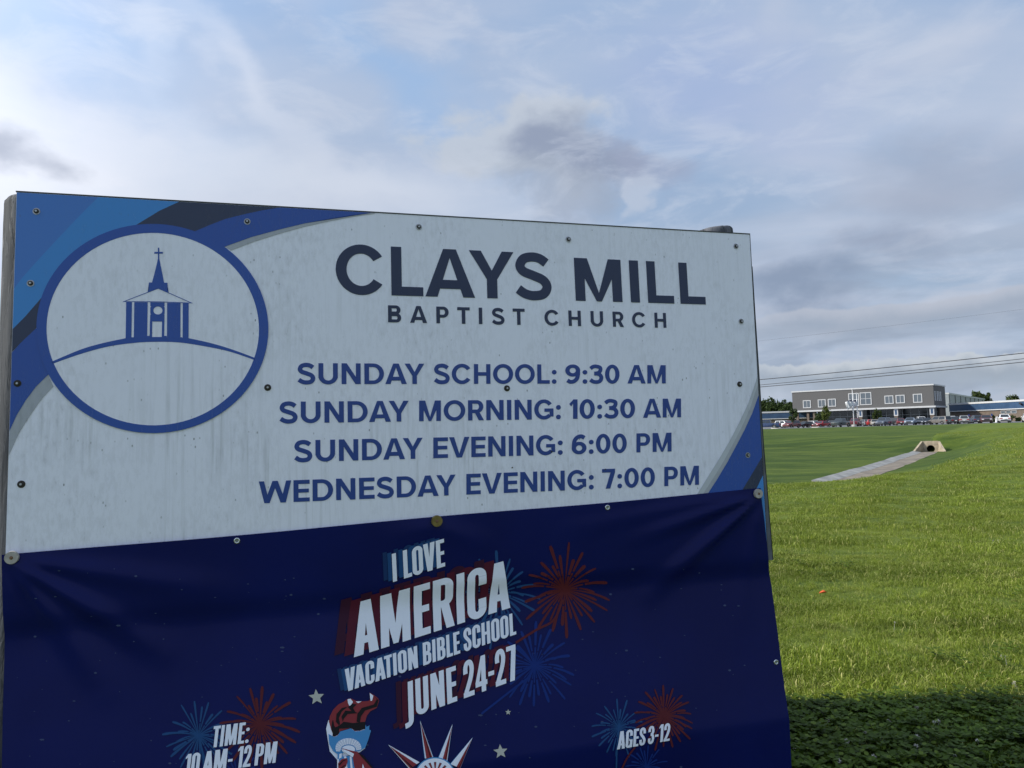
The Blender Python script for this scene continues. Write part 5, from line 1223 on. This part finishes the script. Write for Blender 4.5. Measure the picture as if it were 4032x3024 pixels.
art([[(400, 930), (430, 920), (425, 970), (395, 985)], [(455, 960), (480, 955), (500, 1150), (470, 1160)], [(520, 960), (540, 955), (560, 1150), (535, 1160)], [(375, 990), (395, 985), (395, 1160), (375, 1160)]], 'handle_highlight', v_white, .0074)
art([[(430, 862), (520, 885), (610, 905), (680, 950), (740, 1020), (800, 1100), (830, 1180), (600, 1180), (570, 1060), (555, 960), (500, 925), (455, 900)], [(385, 1035), (430, 985), (490, 975), (497, 1010), (480, 1070), (430, 1110), (390, 1150)]], 'hand', v_red, .0078)
art([[(440, 870), (500, 890), (570, 925), (555, 965), (500, 930), (450, 895)], [(670, 1040), (700, 1120), (700, 1180), (655, 1180)]], 'hand_highlight', v_white, .0086)
art([[(610, 905), (680, 950), (740, 1020), (805, 1105), (790, 1110), (720, 1030), (660, 965)], [(395, 1045), (440, 1000), (492, 990), (440, 1015), (400, 1065)], [(400, 1100), (450, 1060), (480, 1050), (440, 1085)]], 'hand_outline', v_black, .0086)
# spiked crown
spikes = [((1337, 548), (1395, 988), (1488, 975)), ((1712, 590), (1548, 990), (1648, 1035)), ((1945, 745), (1690, 1052), (1800, 1100)), ((968, 828), (1330, 1030), (1215, 1110))]
cw, cr_, cb = [], [], []
def lerp(a, b, t): return (a[0] + (b[0] - a[0]) * t, a[1] + (b[1] - a[1]) * t)
for T_, a, b in spikes:
    cw.append([T_, a, b]); i0 = lerp(a, b, .16) if T_[0] > 1000 else lerp(a, b, .28); i1 = lerp(a, b, .92)
    if T_[0] > 1650: i0 = lerp(a, b, .45)
    if T_[0] > 1900: i0 = lerp(a, b, .62); i1 = b
    tt_ = lerp(T_, lerp(a, b, .5), .06); cr_.append([tt_, i0, i1]); m0 = lerp(i0, i1, .62); m1 = lerp(i0, i1, .78); cb.append([lerp(tt_, m0, .1), m0, m1])
art([[(968, 828), (1330, 1030), (1215, 1110)]][:0] + [[lerp(T_, a, -.01), (a[0] - 7, a[1]), (b[0] + 6, b[1])] for T_, a, b in spikes], 'spike_outline', v_sky, .0026)
art(cw, 'spike', v_white, .0034); art(cr_, 'spike_face', v_red, .0044); art(cb, 'spike_crease', v_black, .0054)
arc = lambda rx, ry, t0=.0, t1=3.14159: [(1510 + rx * math.cos(t), 1190 - ry * math.sin(t)) for t in np.linspace(t0, t1, 30)]
pr = Print(); pr.strip([buv(*C6(*p)) for p in arc(235, 222)], [buv(*C6(*p)) for p in arc(222, 208)], 0); pr.build('crown_outline', v_sky, ban, .0060, True)
pr = Print(); pr.strip([buv(*C6(*p)) for p in arc(222, 208)], [buv(*C6(*p)) for p in arc(60, 60)], 0); pr.build('crown_band', v_white, ban, .0060, True)
for nm, mt, k0, z_ in (('crown_stripe', v_black, 0., .0068), ('crown_stripe', v_red, .02, .0074)):
    pr = Print()
    for k in range(7):
        t = .45 + k * .375; wd = .075 - k0
        o, i_ = 178 - k0 * 200, 95; pr.px([C6(1510 + o * math.cos(t - wd), 1190 - o * .94 * math.sin(t - wd)), C6(1510 + o * math.cos(t + wd), 1190 - o * .94 * math.sin(t + wd)), C6(1510 + i_ * math.cos(t + wd), 1190 - i_ * math.sin(t + wd)), C6(1510 + i_ * math.cos(t - wd), 1190 - i_ * math.sin(t - wd))], 0, True)
    pr.build(nm, mt, ban, z_, True)

# unseen second board closing a V, inferred from the grass shadow, added to cast it
bp0, bp1 = Vector((-.75, 2.78, 0)), Vector((1.20, 4.27, 0)); d = (bp1 - bp0); L = d.length
bk = empty('rear_shade_board', tuple(bp0), math.atan2(d.y, d.x), label='plain unseen board added behind the church sign in a V to shade the grass', cat='sign')
m_ply = weathered('plywood_back', (.30, .24, .17), .8, .2, 4)
MB().box((0, 0, 1.08), (L, .02, 2.28)).build('panel', m_ply, bk); MB().box((0, 0, .14), (L, .012, 1.078)).build('lower_panel', m_ban, bk)
for x in (.12, L - .12): MB().tube([(x, -.075, -.3), (x, -.075, 2.25)], .07, 16).build('post', m_wood, bk, True)
# ================================================================== GRASS, CLOVER
gcol = bpy.data.collections.new('tufts')          # source shapes only; not linked into the scene
def blade_mesh(nb, rad, h0, h1, wd, seed, lean=.5, mat=None, name='tuft'):
    rg = np.random.default_rng(seed); v = []; f = []
    for k in range(nb):
        r = rad * math.sqrt(rg.random()); a = rg.uniform(0, 6.283); x, y = r * math.cos(a), r * math.sin(a)
        h = rg.uniform(h0, h1); d = rg.uniform(0, 6.283); l = lean * rg.uniform(.15, 1.2) * h; w_ = wd * rg.uniform(.7, 1.3)
        nx_, ny_ = -math.sin(d + rg.uniform(-.8, .8)) * w_ / 2, math.cos(d + rg.uniform(-.8, .8)) * w_ / 2; dx, dy = math.cos(d), math.sin(d); b = len(v)
        v += [(x - nx_, y - ny_, -.012), (x + nx_, y + ny_, -.012), (x + dx * l * .3 + nx_ * .9, y + dy * l * .3 + ny_ * .9, h * .6), (x + dx * l * .3 - nx_ * .9, y + dy * l * .3 - ny_ * .9, h * .6)]
        # mown blades end bluntly
        v += [(x + dx * l + nx_ * .45, y + dy * l + ny_ * .45, h * rg.uniform(.85, 1)), (x + dx * l - nx_ * .45, y + dy * l - ny_ * .45, h * rg.uniform(.85, 1))]
        f += [(b, b + 1, b + 2, b + 3), (b + 3, b + 2, b + 4, b + 5)]
    me_ = bpy.data.meshes.new(name); me_.from_pydata(v, [], f)
    if mat: me_.materials.append(mat)
    return me_
def blade_fn(dark, light, dry, dryness=.5):
    def fn(t, b):
        geo = t.new('ShaderNodeNewGeometry'); pos = geo.outputs['Position']; rnd = geo.outputs['Random Per Island']; oi = t.new('ShaderNodeObjectInfo').outputs['Random']
        big = t.noise(pos, .09, 5, .6); mid = t.noise(pos, 1.1, 5, .6); 
        k = t.m('ADD', t.m('MULTIPLY', rnd, .45), t.m('ADD', t.m('MULTIPLY', oi, .25), t.m('MULTIPLY', t.ramp(mid, .3, .7), .3)))
        c_ = t.mix(k, dark, light); st = t.noise(t.mapping(pos, (.35, 1.5, .2), (0, 0, R_(-12))), 1.3, 4, .55, .8)
        c_ = t.mix(t.ramp(st, .40, .62, 0, .62), c_, tuple(x * .75 for x in dark) + (1,)); pt = t.noise(pos, 3.4, 5, .65); c_ = t.mix(t.ramp(pt, .52, .66, 0, .45), c_, tuple(x * .6 for x in dark) + (1,))
        dr = t.m('MULTIPLY', t.ramp(t.noise(pos, 2.3, 4), .5, .72), dryness); c_ = t.mix(t.m('MULTIPLY', dr, t.ramp(rnd, .3, .6)), c_, dry)
        c_ = t.mix(t.m('MULTIPLY', t.ramp(rnd, .93, .95), .7), c_, tuple(min(1, x * 1.6) for x in dry))
        c_ = t.mix(t.m('MULTIPLY', t.ramp(big, .4, .6), .3), c_, (.19, .22, .03))
        t.put(b.inputs['Base Color'], c_)
        tr = t.new('ShaderNodeBsdfTranslucent'); t.put(tr.inputs[0], c_); mx = t.new('ShaderNodeMixShader'); mx.inputs[0].default_value = .35
        t.l.new(b.outputs[0], mx.inputs[1]); t.l.new(tr.outputs[0], mx.inputs[2]); t.l.new(mx.outputs[0], t.n['Material Output'].inputs[0])
    return fn
m_blade = principled('grass_blade', rough=.55, spec=.35, fn=blade_fn((.098, .155, .010), (.37, .46, .060), (.44, .40, .17)))
m_clov = principled('clover_leaf', rough=.6, spec=.3, fn=blade_fn((.035, .075, .003), (.14, .23, .014), (.12, .17, .02), .1))
m_head = principled('clover_head', (.55, .52, .46), .8)
def scatter(name, pts, scl, variants, label=None, tilt=.25):
    col = bpy.data.collections.new(name + '_shapes')
    for i_, me_ in enumerate(variants):
        o = bpy.data.objects.new('shape_%02d' % i_, me_); col.objects.link(o)
    n = len(pts); me_ = bpy.data.meshes.new(name); me_.from_pydata(pts.tolist(), [], [])
    a = me_.attributes.new('rot', 'FLOAT_VECTOR', 'POINT'); r = np.stack([rng.uniform(-tilt, tilt, n), rng.uniform(-tilt, tilt, n), rng.uniform(0, 6.283, n)], 1); a.data.foreach_set('vector', r.ravel())
    a = me_.attributes.new('scl', 'FLOAT', 'POINT'); a.data.foreach_set('value', scl)
    a = me_.attributes.new('pick', 'INT', 'POINT'); a.data.foreach_set('value', rng.integers(0, len(variants), n).astype(np.int32))
    o = bpy.data.objects.new(name, me_); COL.objects.link(o)
    ng = bpy.data.node_groups.new(name, 'GeometryNodeTree'); ng.interface.new_socket('Geometry', in_out='INPUT', socket_type='NodeSocketGeometry'); ng.interface.new_socket('Geometry', in_out='OUTPUT', socket_type='NodeSocketGeometry')
    N, Lk = ng.nodes, ng.links; gi = N.new('NodeGroupInput'); go = N.new('NodeGroupOutput'); ip = N.new('GeometryNodeInstanceOnPoints'); ci = N.new('GeometryNodeCollectionInfo')
    ci.inputs['Collection'].default_value = col; ci.inputs['Separate Children'].default_value = True; ci.inputs['Reset Children'].default_value = True; ip.inputs['Pick Instance'].default_value = True
    def att(nm, ty): q = N.new('GeometryNodeInputNamedAttribute'); q.data_type = ty; q.inputs[0].default_value = nm; return q.outputs[0]
    Lk.new(gi.outputs[0], ip.inputs['Points']); Lk.new(ci.outputs[0], ip.inputs['Instance']); Lk.new(att('pick', 'INT'), ip.inputs['Instance Index'])
    e2r = N.new('FunctionNodeEulerToRotation'); Lk.new(att('rot', 'FLOAT_VECTOR'), e2r.inputs[0]); Lk.new(e2r.outputs[0], ip.inputs['Rotation']); Lk.new(att('scl', 'FLOAT'), ip.inputs['Scale'])
    Lk.new(ip.outputs[0], go.inputs[0]); md = o.modifiers.new('scatter', 'NODES'); md.node_group = ng
    return tag(o, label, None, None, 'stuff')
def wedge(y0, y1, dens, xl=.22, xr=.78, xpad=.6):
    A = lambda y: (xr - xl) * y + 2 * xpad; area = (A(y0) + A(y1)) / 2 * (y1 - y0); n = int(area * dens)
    y = np.sqrt(rng.uniform(y0 ** 2, y1 ** 2, n)); x = rng.uniform(xl * y - xpad, xr * y + xpad); return x, y
near = [blade_mesh(46, .10, .022, .062, .0036, 100 + i, .75, m_blade) for i in range(8)]
mid = [blade_mesh(40, .17, .025, .062, .0055, 120 + i, .7, m_blade) for i in range(6)]
farb = [blade_mesh(44, .38, .03, .065, .013, 140 + i, .7, m_blade) for i in range(6)]
P, SC = [], []
def inchan(x, y):                                    # keep blades off the concrete
    d = np.full(x.shape, 1e9)
    for a, b in zip(PATH[:-1], PATH[1:]):
        ab = b - a; t = np.clip(((x - a[0]) * ab[0] + (y - a[1]) * ab[1]) / (ab @ ab), 0, 1); d = np.minimum(d, np.hypot(x - a[0] - t * ab[0], y - a[1] - t * ab[1]))
    return d < 2.6
def add(name, ranges, variants, label):
    X_, Y_ = [], []
    for (y0, y1, dn, kw) in ranges:
        x, y = wedge(y0, y1, dn, **kw); kk = swale_side(x, y) < rng.random(len(x)) * .9 + .05; x, y = x[kk], y[kk]; X_.append(x); Y_.append(y)
    x, y = np.concatenate(X_), np.concatenate(Y_); k = ~inchan(x, y); x, y = x[k], y[k]
    hgt = .72 + .75 * (np.sin(x * 1.9 + y * .7) * np.sin(y * 2.3 - x * .8)) * .5 + rng.uniform(-.2, .25, len(x))
    scatter(name, np.stack([x, y, zg(x, y)], 1), np.clip(hgt, .45, 1.35), variants, label)
add('grass', [(3.0, 5.2, 330, dict(xl=.1)), (5.2, 9.0, 230, {})], near, 'mown green lawn grass beside the sign')
add('grass', [(9.0, 15, 90, {}), (15, 24, 52, {})], mid, 'mown lawn grass farther out')
add('grass', [(24, 46, 9., dict(xl=.27, xr=.72)), (46, 85, 3.5, dict(xl=.27, xr=.72))], farb, 'grass on the swale slopes')
x = rng.uniform(-3.5, 2.5, 5200); y = rng.uniform(1.2, 5.5, 5200)
scatter('grass', np.stack([x, y, zg(x, y)], 1), rng.uniform(.6, 1.2, 5200), mid, 'lawn grass under and behind the sign')
# clover: three leaflets on short stalks
def clover_mesh(seed, n=9):
    rg = np.random.default_rng(seed); v = []; f = []
    for k in range(n):
        cx_, cy_ = rg.uniform(-.06, .06, 2); h = rg.uniform(.03, .075); a0 = rg.uniform(0, 6.28); R2 = rg.uniform(.008, .013)
        for q in range(3):
            a = a0 + q * 2.094; c0 = np.array([cx_ + math.cos(a) * R2, cy_ + math.sin(a) * R2, h + rg.uniform(-.004, .004)]); b = len(v)
            for t in np.linspace(0, 6.283, 7)[:-1]: v.append((c0[0] + R2 * .95 * math.cos(t), c0[1] + R2 * .95 * math.sin(t), c0[2] + .35 * R2 * math.cos(t - a)))
            f.append(tuple(range(b, b + 6)))
    me_ = bpy.data.meshes.new('clover'); me_.from_pydata(v, [], f); me_.materials.append(m_clov); return me_
cl = [clover_mesh(200 + i) for i in range(6)]
n = 5200; x = rng.uniform(.6, 4.2, n); y = rng.uniform(2.6, 4.35, n); k = rng.random(n) < np.clip(.75 - .30 * (x - 1.2), .08, 1); x, y = x[k], y[k]
scatter('clover', np.stack([x, y, zg(x, y) + .01], 1), rng.uniform(.7, 1.3, len(x)), cl, 'dark green clover patch in the shade beside the sign', .15)
n = 500; x = rng.uniform(1.2, 8, n); y = rng.uniform(4.4, 9, n); k = np.sin(x * 2.2 + 1) * np.sin(y * 1.7) > .45; x, y = x[k], y[k]
scatter('clover', np.stack([x, y, zg(x, y) + .01], 1), rng.uniform(.7, 1.2, len(x)), cl, 'clover scattered through the sunlit grass', .15)
hd = MB(); rg = np.random.default_rng(5)
for k in range(34):
    q = rg.normal(0, 1, 3); q[2] = abs(q[2]) * 1. - .2; q /= np.linalg.norm(q); c0 = q * .0085; a = np.cross(q, (0, 0, 1.)); a /= np.linalg.norm(a) + 1e-9; b_ = np.cross(q, a)
    hd.add([c0 + a * .0022 - q * .003, c0 - a * .0022 - q * .003, c0 + q * .004 + b_ * .001], [(0, 1, 2)])
hd.tube([(0, 0, -.07), (0, 0, -.004)], .0008, 4); hm = hd.mesh('head'); hm.materials.append(m_head)
fx, fy = [], []
for px_, py_ in ((3495, 2913), (3610, 2798), (3645, 2803), (3235, 2822), (3260, 2850), (3500, 2850), (3407, 2897), (3252, 2978), (3430, 2965), (3608, 2952), (3570, 2947), (3130, 2965), (3150, 2990), (3695, 2853), (3680, 2855), (3610, 2915), (3332, 2932), (3440, 2995), (3944, 2590), (3960, 2596), (3523, 2455), (3910, 2130), (3930, 2128), (3995, 2700), (3300, 3010), (3760, 2990), (3850, 2930)):
    d_ = ray(px_, py_); t = (0.06 - EYE.z) / d_.z; P_ = EYE + d_ * t; fx.append(P_.x); fy.append(P_.y)
fx, fy = np.array(fx), np.array(fy)
scatter('clover_flowers', np.stack([fx, fy, zg(fx, fy) + .075], 1), rng.uniform(.8, 1.35, len(fx)), [hm], 'white clover flower heads dotted through the lawn', .3)
# one orange leaf
d_ = ray(3238, 2325); t = (.06 - EYE.z) / d_.z; P_ = EYE + d_ * t
MB().add([(-.035, 0, .03), (-.01, -.02, .045), (.03, -.012, .05), (.045, .01, .035), (.02, .025, .055), (-.015, .02, .04), (.0, .0, .03)], [(0, 1, 6), (1, 2, 6), (2, 3, 6), (3, 4, 6), (4, 5, 6), (5, 0, 6)]).build('fallen_leaf', principled('orange_leaf', (.65, .12, .03), .7), None, fix=False, loc=(P_.x, P_.y, zs(P_.x, P_.y)), label='small orange-red leaf lying in the grass right of the banner', cat='leaf')
